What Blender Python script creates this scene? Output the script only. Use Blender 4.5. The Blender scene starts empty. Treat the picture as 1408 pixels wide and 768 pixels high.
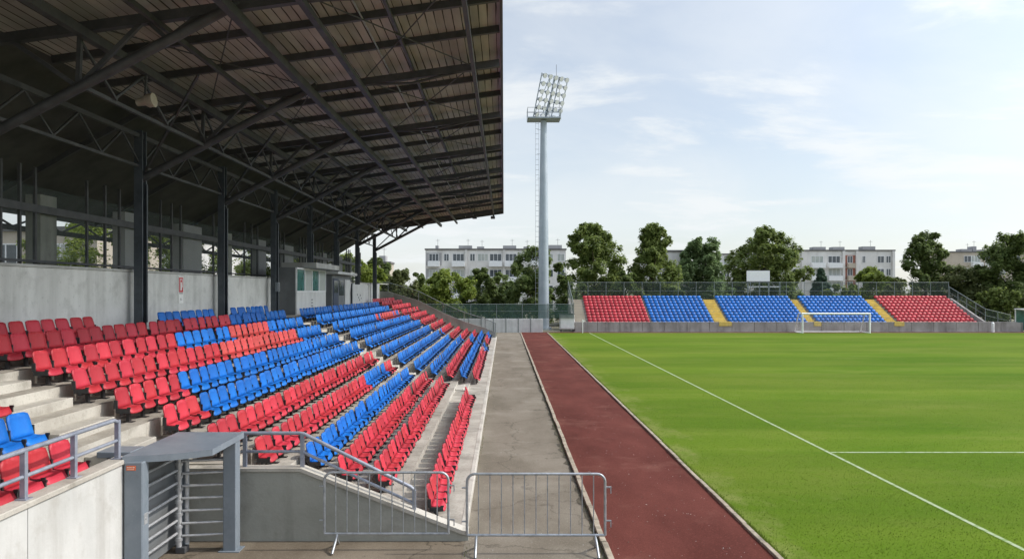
import bpy, math, random
from mathutils import Vector, Matrix
rnd = random.Random(7)
R = math.radians
sc = bpy.context.scene
COL = sc.collection
H = 4.2            # eye height; a photo pixel (px,py) at distance Y is at((px,py),Y)
def at(px, py, Y): return Vector(((px-693)/1000*Y, Y, H-(py-399)/1000*Y))
def PX(px, Y): return (px-693)/1000*Y
def PZ(py, Y): return H-(py-399)/1000*Y

# ------------------------------------------------------------------ materials
def nodes_of(name):
    m = bpy.data.materials.new(name); m.use_nodes = True
    nt = m.node_tree
    return m, nt, nt.nodes['Principled BSDF']
def mat(name, c0, c1=None, scale=3.0, rough=.7, bump=0.0, bscale=40, metal=0.0, stretch=(1,1,1), vary=0.0,
        streak=None, speck=None, lo=.35, hi=.65, spec=.5, detail=8, coords='Object', dirt=None):
    c1 = c1 or c0
    m, nt, b = nodes_of(name); N = nt.nodes.new; L = nt.links.new
    tc = N('ShaderNodeTexCoord'); mp = N('ShaderNodeMapping'); mp.inputs['Scale'].default_value = stretch
    if coords == 'World':
        g = N('ShaderNodeNewGeometry'); L(g.outputs['Position'], mp.inputs['Vector'])
    else: L(tc.outputs[coords], mp.inputs['Vector'])
    def noise(s, d=detail, vec=None, ro=.6):
        n = N('ShaderNodeTexNoise'); n.inputs['Scale'].default_value = s; n.inputs['Detail'].default_value = d
        n.inputs['Roughness'].default_value = ro
        L(vec or mp.outputs['Vector'], n.inputs['Vector']); return n
    def ramp(src, a, bb, p0, p1):
        r = N('ShaderNodeValToRGB'); r.color_ramp.elements[0].position = p0; r.color_ramp.elements[1].position = p1
        r.color_ramp.elements[0].color = (*a, 1); r.color_ramp.elements[1].color = (*bb, 1); L(src, r.inputs['Fac']); return r
    def mixc(fac, a, bb, mode='MIX'):
        x = N('ShaderNodeMix'); x.data_type = 'RGBA'; x.blend_type = mode
        if hasattr(fac, 'links'): L(fac, x.inputs[0])
        else: x.inputs[0].default_value = fac
        for s, i in ((a, 6), (bb, 7)):
            if hasattr(s, 'links'): L(s, x.inputs[i])
            else: x.inputs[i].default_value = (*s, 1)
        return x.outputs[2]
    col = ramp(noise(scale).outputs['Fac'], c0, c1, lo, hi).outputs['Color']
    if streak:                                           # (colour, scale, vertical stretch, amount)
        mp2 = N('ShaderNodeMapping'); mp2.inputs['Scale'].default_value = (streak[1], streak[1], streak[1]*streak[2])
        L(tc.outputs['Object'], mp2.inputs['Vector'])
        r = ramp(noise(1.0, 6, mp2.outputs['Vector']).outputs['Fac'], (0,0,0), (streak[3],)*3, .5, .72)
        col = mixc(r.outputs['Color'], col, streak[0])
    if dirt:                                             # (colour, scale, p0, p1, amount)
        r = ramp(noise(dirt[1], 5, None, .7).outputs['Fac'], (0,0,0), (dirt[4],)*3, dirt[2], dirt[3])
        col = mixc(r.outputs['Color'], col, dirt[0])
    if speck:                                            # (colour, scale, p0, p1, amount)
        r = ramp(noise(speck[1], 2).outputs['Fac'], (0,0,0), (speck[4],)*3, speck[2], speck[3])
        col = mixc(r.outputs['Color'], col, speck[0])
    if vary:
        g = N('ShaderNodeNewGeometry'); oi = N('ShaderNodeObjectInfo')
        ad = N('ShaderNodeMath'); ad.operation = 'ADD'; L(g.outputs['Random Per Island'], ad.inputs[0]); L(oi.outputs['Random'], ad.inputs[1])
        fr = N('ShaderNodeMath'); fr.operation = 'FRACT'; L(ad.outputs[0], fr.inputs[0])
        mr = N('ShaderNodeMapRange'); mr.inputs['To Min'].default_value = 1-vary; mr.inputs['To Max'].default_value = 1+vary; L(fr.outputs[0], mr.inputs['Value'])
        hs = N('ShaderNodeHueSaturation'); L(mr.outputs[0], hs.inputs['Value']); L(col, hs.inputs['Color'])
        m3 = N('ShaderNodeMapRange'); m3.inputs['To Min'].default_value = .5-vary*.02; m3.inputs['To Max'].default_value = .5+vary*.008
        L(oi.outputs['Random'], m3.inputs['Value']); L(m3.outputs[0], hs.inputs['Hue'])
        col = hs.outputs['Color']
    L(col, b.inputs['Base Color'])
    b.inputs['Roughness'].default_value = rough; b.inputs['Metallic'].default_value = metal
    b.inputs['Specular IOR Level'].default_value = spec
    if bump:
        bp = N('ShaderNodeBump'); bp.inputs['Strength'].default_value = bump; bp.inputs['Distance'].default_value = .02
        L(noise(bscale, 6).outputs['Fac'], bp.inputs['Height']); L(bp.outputs['Normal'], b.inputs['Normal'])
    m['nt'] = 1
    return m
def mesh_mat(name, color, cover, rough=.6):
    """wire mesh too fine to resolve: part of the light passes between the wires"""
    m, nt, b = nodes_of(name); N = nt.nodes.new; L = nt.links.new
    b.inputs['Base Color'].default_value = (*color, 1); b.inputs['Roughness'].default_value = rough
    t = N('ShaderNodeBsdfTransparent'); x = N('ShaderNodeMixShader')
    tc = N('ShaderNodeTexCoord'); n = N('ShaderNodeTexNoise'); n.inputs['Scale'].default_value = .9; L(tc.outputs['Object'], n.inputs['Vector'])
    mr = N('ShaderNodeMapRange'); mr.inputs['To Min'].default_value = cover*.6; mr.inputs['To Max'].default_value = min(1, cover*1.4); L(n.outputs['Fac'], mr.inputs['Value'])
    L(mr.outputs[0], x.inputs[0]); L(t.outputs[0], x.inputs[1]); L(b.outputs[0], x.inputs[2])
    L(x.outputs[0], nt.nodes['Material Output'].inputs['Surface'])
    return m
def leaf_mat(name, c0, c1, trans=.54):
    m, nt, b = nodes_of(name); N = nt.nodes.new; L = nt.links.new
    g = N('ShaderNodeNewGeometry'); oi = N('ShaderNodeObjectInfo'); tc = N('ShaderNodeTexCoord')
    n = N('ShaderNodeTexNoise'); n.inputs['Scale'].default_value = .55; n.inputs['Detail'].default_value = 3; L(tc.outputs['Object'], n.inputs['Vector'])
    a = N('ShaderNodeMath'); a.operation = 'MULTIPLY_ADD'; a.inputs[1].default_value = .5; L(g.outputs['Random Per Island'], a.inputs[0]); 
    s = N('ShaderNodeMath'); s.operation = 'MULTIPLY'; s.inputs[1].default_value = .5; L(n.outputs['Fac'], s.inputs[0]); L(s.outputs[0], a.inputs[2])
    r = N('ShaderNodeValToRGB'); r.color_ramp.elements[0].position = .2; r.color_ramp.elements[1].position = .8
    r.color_ramp.elements[0].color = (*c0, 1); r.color_ramp.elements[1].color = (*c1, 1); L(a.outputs[0], r.inputs['Fac'])
    L(r.outputs['Color'], b.inputs['Base Color']); b.inputs['Roughness'].default_value = .55; b.inputs['Specular IOR Level'].default_value = .3
    t = N('ShaderNodeBsdfTranslucent'); L(r.outputs['Color'], t.inputs['Color'])
    x = N('ShaderNodeMixShader'); x.inputs[0].default_value = trans; L(b.outputs[0], x.inputs[1]); L(t.outputs[0], x.inputs[2])
    L(x.outputs[0], nt.nodes['Material Output'].inputs['Surface'])
    return m

M = {}
M['concrete'] = mat('concrete', (.36,.335,.29), (.50,.475,.42), .9, .85, .3, 25, streak=((.20,.18,.15), 1.6, .25, .45), speck=((.22,.2,.17), 30, .58, .7, .5), dirt=((.17,.155,.125), 1.1, .53, .68, .6))
M['concrete_tread'] = mat('concrete_tread', (.27,.245,.205), (.43,.40,.345), 1.3, .9, .3, 25, speck=((.15,.135,.11), 22, .57, .7, .6), dirt=((.15,.135,.11), .8, .5, .68, .65))
M['concrete_wall'] = mat('concrete_wall', (.38,.38,.36), (.50,.50,.475), .5, .85, .2, 14, streak=((.20,.20,.185), 1.1, .10, .65), dirt=((.27,.27,.25), 1.4, .5, .7, .55))
M['concrete_back'] = mat('concrete_back', (.58,.58,.555), (.72,.72,.69), .5, .85, .2, 14, streak=((.28,.28,.26), 1.1, .10, .6), dirt=((.37,.37,.345), 1.4, .5, .7, .55), speck=((.3,.3,.28), 9, .62, .75, .4))
M['concrete_pale'] = mat('concrete_pale', (.41,.41,.39), (.54,.535,.51), .6, .85, .2, 14, streak=((.27,.25,.22), 1.5, .10, .6), dirt=((.32,.30,.26), 2.2, .53, .7, .45))
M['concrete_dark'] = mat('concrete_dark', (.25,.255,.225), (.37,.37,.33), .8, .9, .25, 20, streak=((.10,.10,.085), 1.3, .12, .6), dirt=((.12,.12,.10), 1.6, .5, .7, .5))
M['asphalt'] = None
M['red_plastic'] = mat('red_plastic', (.38,.022,.032), (.49,.042,.056), 2.5, .5, .0, spec=.28, vary=.20, speck=((.72,.20,.22), 6, .58, .80, .5), dirt=((.36,.02,.03), 4, .55, .75, .5))  # pale speck: faded patches, with whitish glare on the backs painted in
M['faded_plastic'] = mat('faded_plastic', (.44,.050,.047), (.53,.080,.074), 2.5, .5, .0, spec=.28, vary=.16, speck=((.70,.25,.18), 9, .6, .75, .5))
M['blue_plastic'] = mat('blue_plastic', (.005,.098,.40), (.010,.155,.54), 2.5, .5, .0, spec=.28, vary=.16, speck=((.12,.32,.66), 6, .60, .82, .45), dirt=((.008,.08,.36), 4, .55, .75, .5))
M['black_metal'] = mat('black_metal', (.018,.018,.02), (.035,.033,.033), 8, .5)
M['steel_dark'] = mat('steel_dark', (.042,.044,.047), (.075,.077,.080), 2.5, .55, .05, 30, speck=((.12,.085,.06), 14, .62, .75, .4))
M['steel_column'] = mat('steel_column', (.052,.065,.078), (.080,.094,.108), 2, .45, .03, 30, dirt=((.035,.04,.045), 2.5, .5, .7, .6))
M['galvanised'] = mat('galvanised', (.30,.32,.34), (.46,.48,.50), 9, .42, .03, 60, metal=.55, speck=((.20,.18,.16), 25, .6, .75, .5))
M['rail_paint'] = mat('rail_paint', (.20,.22,.27), (.30,.32,.37), 6, .45, .03, 50, metal=.2, speck=((.40,.40,.42), 30, .62, .75, .5))
M['turnstile_paint'] = mat('turnstile_paint', (.155,.185,.215), (.205,.235,.265), 2, .42, .03, 40, speck=((.30,.32,.34), 22, .63, .75, .35), dirt=((.11,.125,.14), 2.4, .55, .72, .5))
M['bar_steel'] = mat('bar_steel', (.42,.43,.44), (.58,.59,.60), 10, .35, .02, 60, metal=.5)
M['orange_label'] = mat('orange_label', (.66,.10,.025), (.72,.14,.04), 20, .5)
M['label_print'] = mat('label_print', (.72,.55,.45), (.8,.62,.5), 20, .5)
M['white_paint'] = mat('white_paint', (.80,.80,.78), (.86,.86,.84), 4, .45)
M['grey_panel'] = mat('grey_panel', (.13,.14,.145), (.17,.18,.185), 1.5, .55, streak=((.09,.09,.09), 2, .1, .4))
M['pale_panel'] = mat('pale_panel', (.52,.53,.52), (.62,.63,.62), 1.5, .5, streak=((.38,.38,.37), 2, .1, .5))
M['navy_panel'] = mat('navy_panel', (.03,.045,.075), (.05,.065,.1), 1.5, .5)
M['sign_red'] = mat('sign_red', (.55,.02,.03), (.6,.03,.04), 6, .45)
M['mast_steel'] = mat('mast_steel', (.29,.34,.38), (.37,.42,.46), .7, .45, .02, 30, metal=.25, streak=((.22,.25,.28), 1.2, .06, .5))
M['white_metal'] = mat('white_metal', (.68,.70,.70), (.78,.79,.79), 3, .45)
M['sheet_dark'] = mat('sheet_dark', (.05,.05,.047), (.085,.083,.078), 1.2, .8)
M['wall_render'] = mat('wall_render', (.58,.57,.545), (.68,.67,.645), .35, .85, streak=((.34,.33,.31), .5, .2, .5))
M['wall_tan'] = mat('wall_tan', (.40,.35,.28), (.48,.43,.35), .35, .85, streak=((.3,.27,.22), .5, .2, .5))
M['wall_grey'] = mat('wall_grey', (.30,.30,.30), (.38,.38,.38), .35, .85, streak=((.22,.22,.22), .5, .2, .5))
M['wall_rust'] = mat('wall_rust', (.27,.10,.07), (.33,.14,.10), .5, .85)
M['roof_felt'] = mat('roof_felt', (.10,.10,.10), (.16,.155,.15), .8, .9)
M['yellow_step'] = mat('yellow_step', (.60,.43,.09), (.74,.56,.16), 1.2, .8, dirt=((.33,.28,.17), 2.5, .5, .7, .7))
M['stand_seat_gap'] = mat('stand_seat_gap', (.20,.19,.18), (.27,.26,.24), 1.5, .9)
M['stand_wall'] = mat('stand_wall', (.27,.25,.235), (.39,.365,.35), .8, .9, .1, 8, streak=((.13,.115,.11), 1.3, .12, .75), dirt=((.40,.37,.35), 1.7, .58, .72, .6))
M['bark'] = mat('bark', (.055,.042,.03), (.11,.085,.06), 5, .9, .4, 14, stretch=(1,1,.25))
M['fence_green'] = mesh_mat('fence_green', (.045,.10,.08), .55)
M['wire_mesh'] = mesh_mat('wire_mesh', (.075,.105,.095), .24)
M['net_cord'] = mesh_mat('net_cord', (.75,.76,.76), .10)
M['fence_post'] = mat('fence_post', (.15,.18,.175), (.22,.25,.245), 4, .5, metal=.2)
M['soil'] = mat('soil', (.035,.03,.02), (.085,.07,.045), 9, .95, .4, 40, coords='World')
M['rope'] = mat('rope', (.4,.35,.28), (.5,.45,.36), 8, .9)

def glass_mat(name, c, rough=.08):
    m, nt, b = nodes_of(name)
    N = nt.nodes.new; L = nt.links.new
    tc = N('ShaderNodeTexCoord'); n = N('ShaderNodeTexNoise'); n.inputs['Scale'].default_value = 2.2; L(tc.outputs['Object'], n.inputs['Vector'])
    r = N('ShaderNodeValToRGB'); r.color_ramp.elements[0].color = (*[x*.5 for x in c], 1); r.color_ramp.elements[1].color = (*[x*1.5 for x in c], 1)
    L(n.outputs['Fac'], r.inputs['Fac']); L(r.outputs['Color'], b.inputs['Base Color'])
    b.inputs['Roughness'].default_value = rough; b.inputs['Specular IOR Level'].default_value = .8
    return m
M['glass'] = glass_mat('glass', (.045,.06,.075))
M['teal_glass'] = glass_mat('teal_glass', (.06,.17,.16))
M['curtain'] = mat('curtain', (.30,.34,.32), (.45,.46,.42), 3, .8, stretch=(1,6,.3))

# roof boards: joints run along the stand (world Y); each board its own tone
def board_mat():
    m, nt, b = nodes_of('roof_boards'); N = nt.nodes.new; L = nt.links.new
    g = N('ShaderNodeNewGeometry'); sx = N('ShaderNodeSeparateXYZ'); L(g.outputs['Position'], sx.inputs[0])
    def mth(op, a, bv=None):
        x = N('ShaderNodeMath'); x.operation = op
        for i, v in ((0, a), (1, bv)):
            if v is None: continue
            if hasattr(v, 'links'): L(v, x.inputs[i])
            else: x.inputs[i].default_value = v
        return x.outputs[0]
    s = mth('DIVIDE', sx.outputs[0], .21); fl = mth('FLOOR', s); fr = mth('FRACT', s)
    yy = mth('DIVIDE', sx.outputs[1], 2.0); fy = mth('FLOOR', yy)
    cb = N('ShaderNodeCombineXYZ'); L(fl, cb.inputs[0])
    wn = N('ShaderNodeTexWhiteNoise'); wn.noise_dimensions = '2D'; L(cb.outputs[0], wn.inputs['Vector'])
    n = N('ShaderNodeTexNoise'); n.inputs['Scale'].default_value = .8; n.inputs['Detail'].default_value = 8
    mp = N('ShaderNodeMapping'); mp.inputs['Scale'].default_value = (3,.6,1); L(g.outputs['Position'], mp.inputs['Vector']); L(mp.outputs[0], n.inputs['Vector'])
    r = N('ShaderNodeValToRGB'); r.color_ramp.elements[0].position = .3; r.color_ramp.elements[1].position = .7
    r.color_ramp.elements[0].color = (.29,.27,.24,1); r.color_ramp.elements[1].color = (.46,.43,.39,1); L(n.outputs['Fac'], r.inputs['Fac'])
    hs = N('ShaderNodeHueSaturation'); L(r.outputs['Color'], hs.inputs['Color'])
    mr = N('ShaderNodeMapRange'); mr.inputs['To Min'].default_value = .82; mr.inputs['To Max'].default_value = 1.15; L(wn.outputs['Value'], mr.inputs['Value']); L(mr.outputs[0], hs.inputs['Value'])
    # joint: wider here and there
    n2 = N('ShaderNodeTexNoise'); n2.inputs['Scale'].default_value = .7; L(g.outputs['Position'], n2.inputs['Vector'])
    w = mth('MULTIPLY', mth('POWER', n2.outputs['Fac'], 2.0), .42)
    gap = mth('LESS_THAN', fr, w)
    mx = N('ShaderNodeMix'); mx.data_type = 'RGBA'; L(gap, mx.inputs[0]); L(hs.outputs['Color'], mx.inputs[6]); mx.inputs[7].default_value = (.035,.028,.022,1)
    L(mx.outputs[2], b.inputs['Base Color']); b.inputs['Roughness'].default_value = .85
    return m
M['boards'] = board_mat()

def asphalt_mat(name, c0, c1, patch, crack=.5, fine=45):
    m, nt, b = nodes_of(name); N = nt.nodes.new; L = nt.links.new
    g = N('ShaderNodeNewGeometry'); P = g.outputs['Position']
    def noise(s, d, vec=P, ro=.6):
        n = N('ShaderNodeTexNoise'); n.inputs['Scale'].default_value = s; n.inputs['Detail'].default_value = d; n.inputs['Roughness'].default_value = ro; L(vec, n.inputs['Vector']); return n
    def ramp(src, a, bb, p0, p1):
        r = N('ShaderNodeValToRGB'); r.color_ramp.elements[0].position = p0; r.color_ramp.elements[1].position = p1
        r.color_ramp.elements[0].color = (*a, 1); r.color_ramp.elements[1].color = (*bb, 1); L(src, r.inputs['Fac']); return r.outputs['Color']
    def mix(f, a, bb, mode='MIX'):
        x = N('ShaderNodeMix'); x.data_type = 'RGBA'; x.blend_type = mode
        if hasattr(f, 'links'): L(f, x.inputs[0])
        else: x.inputs[0].default_value = f
        for s, i in ((a, 6), (bb, 7)):
            if hasattr(s, 'links'): L(s, x.inputs[i])
            else: x.inputs[i].default_value = (*s, 1)
        return x.outputs[2]
    mp = N('ShaderNodeMapping'); mp.inputs['Scale'].default_value = (.8,.35,1); L(P, mp.inputs['Vector'])
    c = ramp(noise(.9, 8, mp.outputs[0]).outputs['Fac'], c0, c1, .36, .64)
    c = mix(ramp(noise(.5, 4).outputs['Fac'], (0,0,0), (.6,)*3, .54, .66), c, patch)
    c = mix(ramp(noise(fine, 3).outputs['Fac'], (0,0,0), (.55,)*3, .5, .72), c, tuple(x*.55 for x in c0))
    c = mix(ramp(noise(fine*.7, 2).outputs['Fac'], (.5,)*3, (0,0,0), .3, .42), c, tuple(min(1, x*1.5) for x in c1))
    if crack:
        wob = N('ShaderNodeVectorMath'); wob.operation = 'ADD'
        nz = noise(1.4, 5); L(nz.outputs['Color'], wob.inputs[0]); L(P, wob.inputs[1])
        v = N('ShaderNodeTexVoronoi'); v.feature = 'DISTANCE_TO_EDGE'; v.inputs['Scale'].default_value = .33; L(wob.outputs[0], v.inputs['Vector'])
        k = ramp(v.outputs['Distance'], (crack,)*3, (0,0,0), .002, .010)
        c = mix(k, c, tuple(x*.3 for x in c0))
    L(c, b.inputs['Base Color']); b.inputs['Roughness'].default_value = .92; b.inputs['Specular IOR Level'].default_value = .08
    bp = N('ShaderNodeBump'); bp.inputs['Strength'].default_value = .35; bp.inputs['Distance'].default_value = .01
    L(noise(90, 4).outputs['Fac'], bp.inputs['Height']); L(bp.outputs['Normal'], b.inputs['Normal'])
    return m
M['asphalt'] = asphalt_mat('asphalt', (.142,.122,.094), (.208,.182,.146), (.255,.228,.186), .42)
M['yard'] = asphalt_mat('yard', (.118,.095,.070), (.20,.168,.128), (.25,.215,.168), .6)
M['tartan'] = asphalt_mat('tartan', (.082,.024,.018), (.126,.039,.030), (.172,.074,.056), 0, 38)
M['kerb_stone'] = mat('kerb_stone', (.25,.205,.15), (.37,.315,.24), 4, .9, .3, 30, coords='World', dirt=((.13,.115,.085), 3.0, .5, .66, .75))
M['ground'] = mat('ground', (.10,.10,.065), (.17,.15,.10), .2, .95, coords='World')
M['line_paint'] = mat('line_paint', (.15,.235,.06), (.30,.36,.22), 7, .8, coords='World', lo=.34, hi=.55, dirt=((.14,.24,.03), 13, .55, .7, .6))

def grass_mat():
    m, nt, b = nodes_of('mown_grass'); N = nt.nodes.new; L = nt.links.new
    g = N('ShaderNodeNewGeometry'); P = g.outputs['Position']
    def noise(s, d, sc_=(1,1,1), ro=.6):
        mp = N('ShaderNodeMapping'); mp.inputs['Scale'].default_value = sc_; L(P, mp.inputs['Vector'])
        n = N('ShaderNodeTexNoise'); n.inputs['Scale'].default_value = s; n.inputs['Detail'].default_value = d; n.inputs['Roughness'].default_value = ro; L(mp.outputs[0], n.inputs['Vector']); return n.outputs['Fac']
    def ramp(src, a, bb, p0, p1):
        r = N('ShaderNodeValToRGB'); r.color_ramp.elements[0].position = p0; r.color_ramp.elements[1].position = p1
        r.color_ramp.elements[0].color = (*a, 1); r.color_ramp.elements[1].color = (*bb, 1); L(src, r.inputs['Fac']); return r.outputs['Color']
    def mix(f, a, bb, mode='MIX'):
        x = N('ShaderNodeMix'); x.data_type = 'RGBA'; x.blend_type = mode
        if hasattr(f, 'links'): L(f, x.inputs[0])
        else: x.inputs[0].default_value = f
        for s, i in ((a, 6), (bb, 7)):
            if hasattr(s, 'links'): L(s, x.inputs[i])
            else: x.inputs[i].default_value = (*s, 1)
        return x.outputs[2]
    c = ramp(noise(.13, 5, (.5,1.3,1)), (.064,.124,.007), (.116,.160,.018), .36, .64)
    c = mix(ramp(noise(.45, 6, (.35,1.2,1)), (0,0,0), (.55,)*3, .5, .7), c, (.150,.176,.034))
    # mower bands across the pitch
    sx = N('ShaderNodeSeparateXYZ'); L(P, sx.inputs[0])
    s1 = N('ShaderNodeMath'); s1.operation = 'MULTIPLY'; s1.inputs[1].default_value = 2*math.pi/9.0; L(sx.outputs[1], s1.inputs[0])
    s2 = N('ShaderNodeMath'); s2.operation = 'SINE'; L(s1.outputs[0], s2.inputs[0])
    band = ramp(s2.outputs[0], (.86,.88,.86), (1.08,1.06,1.05), .30, .70)
    c = mix(.8, c, band, 'MULTIPLY')
    ex = N('ShaderNodeMapRange'); ex.inputs['From Min'].default_value = 4.4; ex.inputs['From Max'].default_value = 5.6; ex.inputs['To Min'].default_value = .26; ex.inputs['To Max'].default_value = 0; L(sx.outputs[0], ex.inputs['Value'])
    ey = N('ShaderNodeMath'); ey.operation = 'ADD'; L(noise(1.1, 6, (1,.6,1), .7), ey.inputs[0]); L(ex.outputs[0], ey.inputs[1])
    c = mix(ramp(ey.outputs[0], (0,0,0), (.6,)*3, .62, .84), c, (.20,.205,.07))
    c = mix(ramp(noise(3.0, 6, (1,1,1), .7), (0,0,0), (.5,)*3, .46, .68), c, (.078,.145,.006))
    c = mix(ramp(noise(28, 4, (1,1,1), .75), (0,0,0), (.45,)*3, .50, .72), c, (.058,.105,.006))
    c = mix(ramp(noise(40, 3, (1.3,1,1), .7), (.45,)*3, (0,0,0), .30, .46), c, (.21,.25,.06))
    L(c, b.inputs['Base Color']); b.inputs['Roughness'].default_value = .9; b.inputs['Specular IOR Level'].default_value = .03
    bp = N('ShaderNodeBump'); bp.inputs['Strength'].default_value = .3; bp.inputs['Distance'].default_value = .02
    L(noise(45, 5, (1,1,1), .7), bp.inputs['Height']); L(bp.outputs['Normal'], b.inputs['Normal'])
    return m
M['grass'] = grass_mat()
M['blade'] = leaf_mat('grass_blade', (.075,.138,.008), (.135,.182,.024), .45)
M['weed'] = leaf_mat('weed_leaf', (.06,.085,.02), (.16,.16,.05), .3)

# ------------------------------------------------------------------ mesh building
class MB:
    def __init__(s): s.v = []; s.f = []; s.m = []; s.sm = []
    def add(s, vs, fs, mi=0, smooth=False):
        o = len(s.v); s.v += [tuple(v) for v in vs]
        for f in fs: s.f.append(tuple(i+o for i in f)); s.m.append(mi); s.sm.append(smooth)
    def box(s, a, b, mi=0):
        x0,y0,z0 = (min(a[i],b[i]) for i in range(3)); x1,y1,z1 = (max(a[i],b[i]) for i in range(3))
        s.add([(x0,y0,z0),(x1,y0,z0),(x1,y1,z0),(x0,y1,z0),(x0,y0,z1),(x1,y0,z1),(x1,y1,z1),(x0,y1,z1)],
              [(3,2,1,0),(4,5,6,7),(0,1,5,4),(1,2,6,5),(2,3,7,6),(3,0,4,7)], mi)
    def cbox(s, c, d, mi=0, bev=0.0):
        h = [x/2 for x in d]
        if not bev: s.box([c[i]-h[i] for i in range(3)], [c[i]+h[i] for i in range(3)], mi); return
        bw = bev; pts = []; idx = {}
        for sx in (-1,1):
            for sy in (-1,1):
                for sz in (-1,1):
                    for ax in range(3):
                        p = [sx*(h[0]-bw), sy*(h[1]-bw), sz*(h[2]-bw)]; p[ax] = (sx,sy,sz)[ax]*h[ax]
                        idx[(sx,sy,sz,ax)] = len(pts); pts.append([p[i]+c[i] for i in range(3)])
        F = []
        for ax in range(3):
            u, w = [i for i in range(3) if i != ax]
            for sg in (-1,1):
                q = []
                for a, b_ in ((-1,-1),(1,-1),(1,1),(-1,1)):
                    k = [0,0,0]; k[ax] = sg; k[u] = a; k[w] = b_; q.append(idx[(*k, ax)])
                F.append(tuple(q))
            for a in (-1,1):
                for b_ in (-1,1):
                    k0 = [0,0,0]; k0[u] = a; k0[w] = b_; k0[ax] = -1; k1 = list(k0); k1[ax] = 1
                    F.append((idx[(*k0,u)], idx[(*k1,u)], idx[(*k1,w)], idx[(*k0,w)]))
        for sx in (-1,1):
            for sy in (-1,1):
                for sz in (-1,1): F.append(tuple(idx[(sx,sy,sz,ax)] for ax in range(3)))
        s.add(pts, F, mi)
    def bar(s, p, q, w, h=None, mi=0, up=(0,0,1)):
        h = h or w; p = Vector(p); q = Vector(q); d = (q-p).normalized(); u = Vector(up)
        if abs(d.dot(u)) > .98: u = Vector((1,0,0))
        sd = d.cross(u).normalized(); u = sd.cross(d).normalized(); vs = []
        for e in (p, q):
            for a, b in ((-1,-1),(1,-1),(1,1),(-1,1)): vs.append(e+sd*a*w/2+u*b*h/2)
        s.add(vs, [(0,3,2,1),(4,5,6,7),(0,1,5,4),(1,2,6,5),(2,3,7,6),(3,0,4,7)], mi)
    def tube(s, pts, r, n=8, mi=0, caps=True, r1=None):
        pts = [Vector(p) for p in pts]; k = len(pts); vs = []; u = None
        for i, p in enumerate(pts):
            d = (pts[min(i+1,k-1)]-pts[max(i-1,0)]).normalized()
            if u is None:
                u = Vector((0,0,1)) if abs(d.z) < .9 else Vector((1,0,0))
            sd = d.cross(u).normalized(); u = sd.cross(d).normalized()
            rr = r if r1 is None else r+(r1-r)*i/(k-1)
            for j in range(n):
                t = 2*math.pi*j/n; vs.append(p+sd*math.cos(t)*rr+u*math.sin(t)*rr)
        fs = []
        for i in range(k-1):
            for j in range(n): fs.append((i*n+j, i*n+(j+1)%n, (i+1)*n+(j+1)%n, (i+1)*n+j))
        s.add(vs, fs, mi, True)
        if caps:
            s.add(vs[:n], [tuple(range(n))[::-1]], mi); s.add(vs[-n:], [tuple(range(n))], mi)
    def prism(s, poly, axis, a, b, mi=0):
        """poly: 2D points in the plane across axis ('x','y','z'), extruded from a to b"""
        n = len(poly)
        def P(p, t): return {'x': (t,p[0],p[1]), 'y': (p[0],t,p[1]), 'z': (p[0],p[1],t)}[axis]
        vs = [P(p,a) for p in poly]+[P(p,b) for p in poly]
        s.add(vs, [tuple(range(n)), tuple(range(2*n-1, n-1, -1))]+[(i, i+n, (i+1)%n+n, (i+1)%n) for i in range(n)], mi)
    def quad(s, a, b, c, d, mi=0): s.add([a,b,c,d], [(0,1,2,3)], mi)
    def build(s, name, mats, parent=None, origin=None, weld=False):
        org = Vector(origin) if origin is not None else (Vector(parent['_w']) if parent is not None else Vector((0,0,0)))
        me = bpy.data.meshes.new(name)
        me.from_pydata([tuple(Vector(v)-org) for v in s.v], [], s.f)
        for m in (mats if isinstance(mats, (list, tuple)) else [mats]): me.materials.append(M[m] if isinstance(m, str) else m)
        me.polygons.foreach_set('material_index', s.m); me.polygons.foreach_set('use_smooth', s.sm)
        me.update()
        if not any(s.sm):
            import bmesh
            bm = bmesh.new(); bm.from_mesh(me); bmesh.ops.recalc_face_normals(bm, faces=bm.faces); bm.to_mesh(me); bm.free()
        o = bpy.data.objects.new(name, me); COL.objects.link(o)
        o['_w'] = tuple(org)
        if parent is not None:
            o.parent = parent; o.location = org-Vector(parent['_w'])
        else: o.location = org
        return o
def tag(o, label=None, cat=None, group=None, kind=None):
    if label: o['label'] = label
    if cat: o['category'] = cat
    if group: o['group'] = group
    if kind: o['kind'] = kind
    return o
def empty(name, loc, label, cat, group=None):
    o = bpy.data.objects.new(name, None); COL.objects.link(o); o.location = loc; o['_w'] = tuple(loc); o.empty_display_size = .2
    return tag(o, label, cat, group)
def struct(o): o['kind'] = 'structure'; return o
ORD = ['','first','second','third','fourth','fifth','sixth','seventh','eighth','ninth','tenth','eleventh','twelfth','thirteenth','fourteenth','fifteenth',
       'sixteenth','seventeenth','eighteenth','nineteenth','twentieth','twenty-first','twenty-second','twenty-third','twenty-fourth','twenty-fifth',
       'twenty-sixth','twenty-seventh','twenty-eighth','twenty-ninth','thirtieth','thirty-first','thirty-second','thirty-third','thirty-fourth','thirty-fifth','thirty-sixth']

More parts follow.
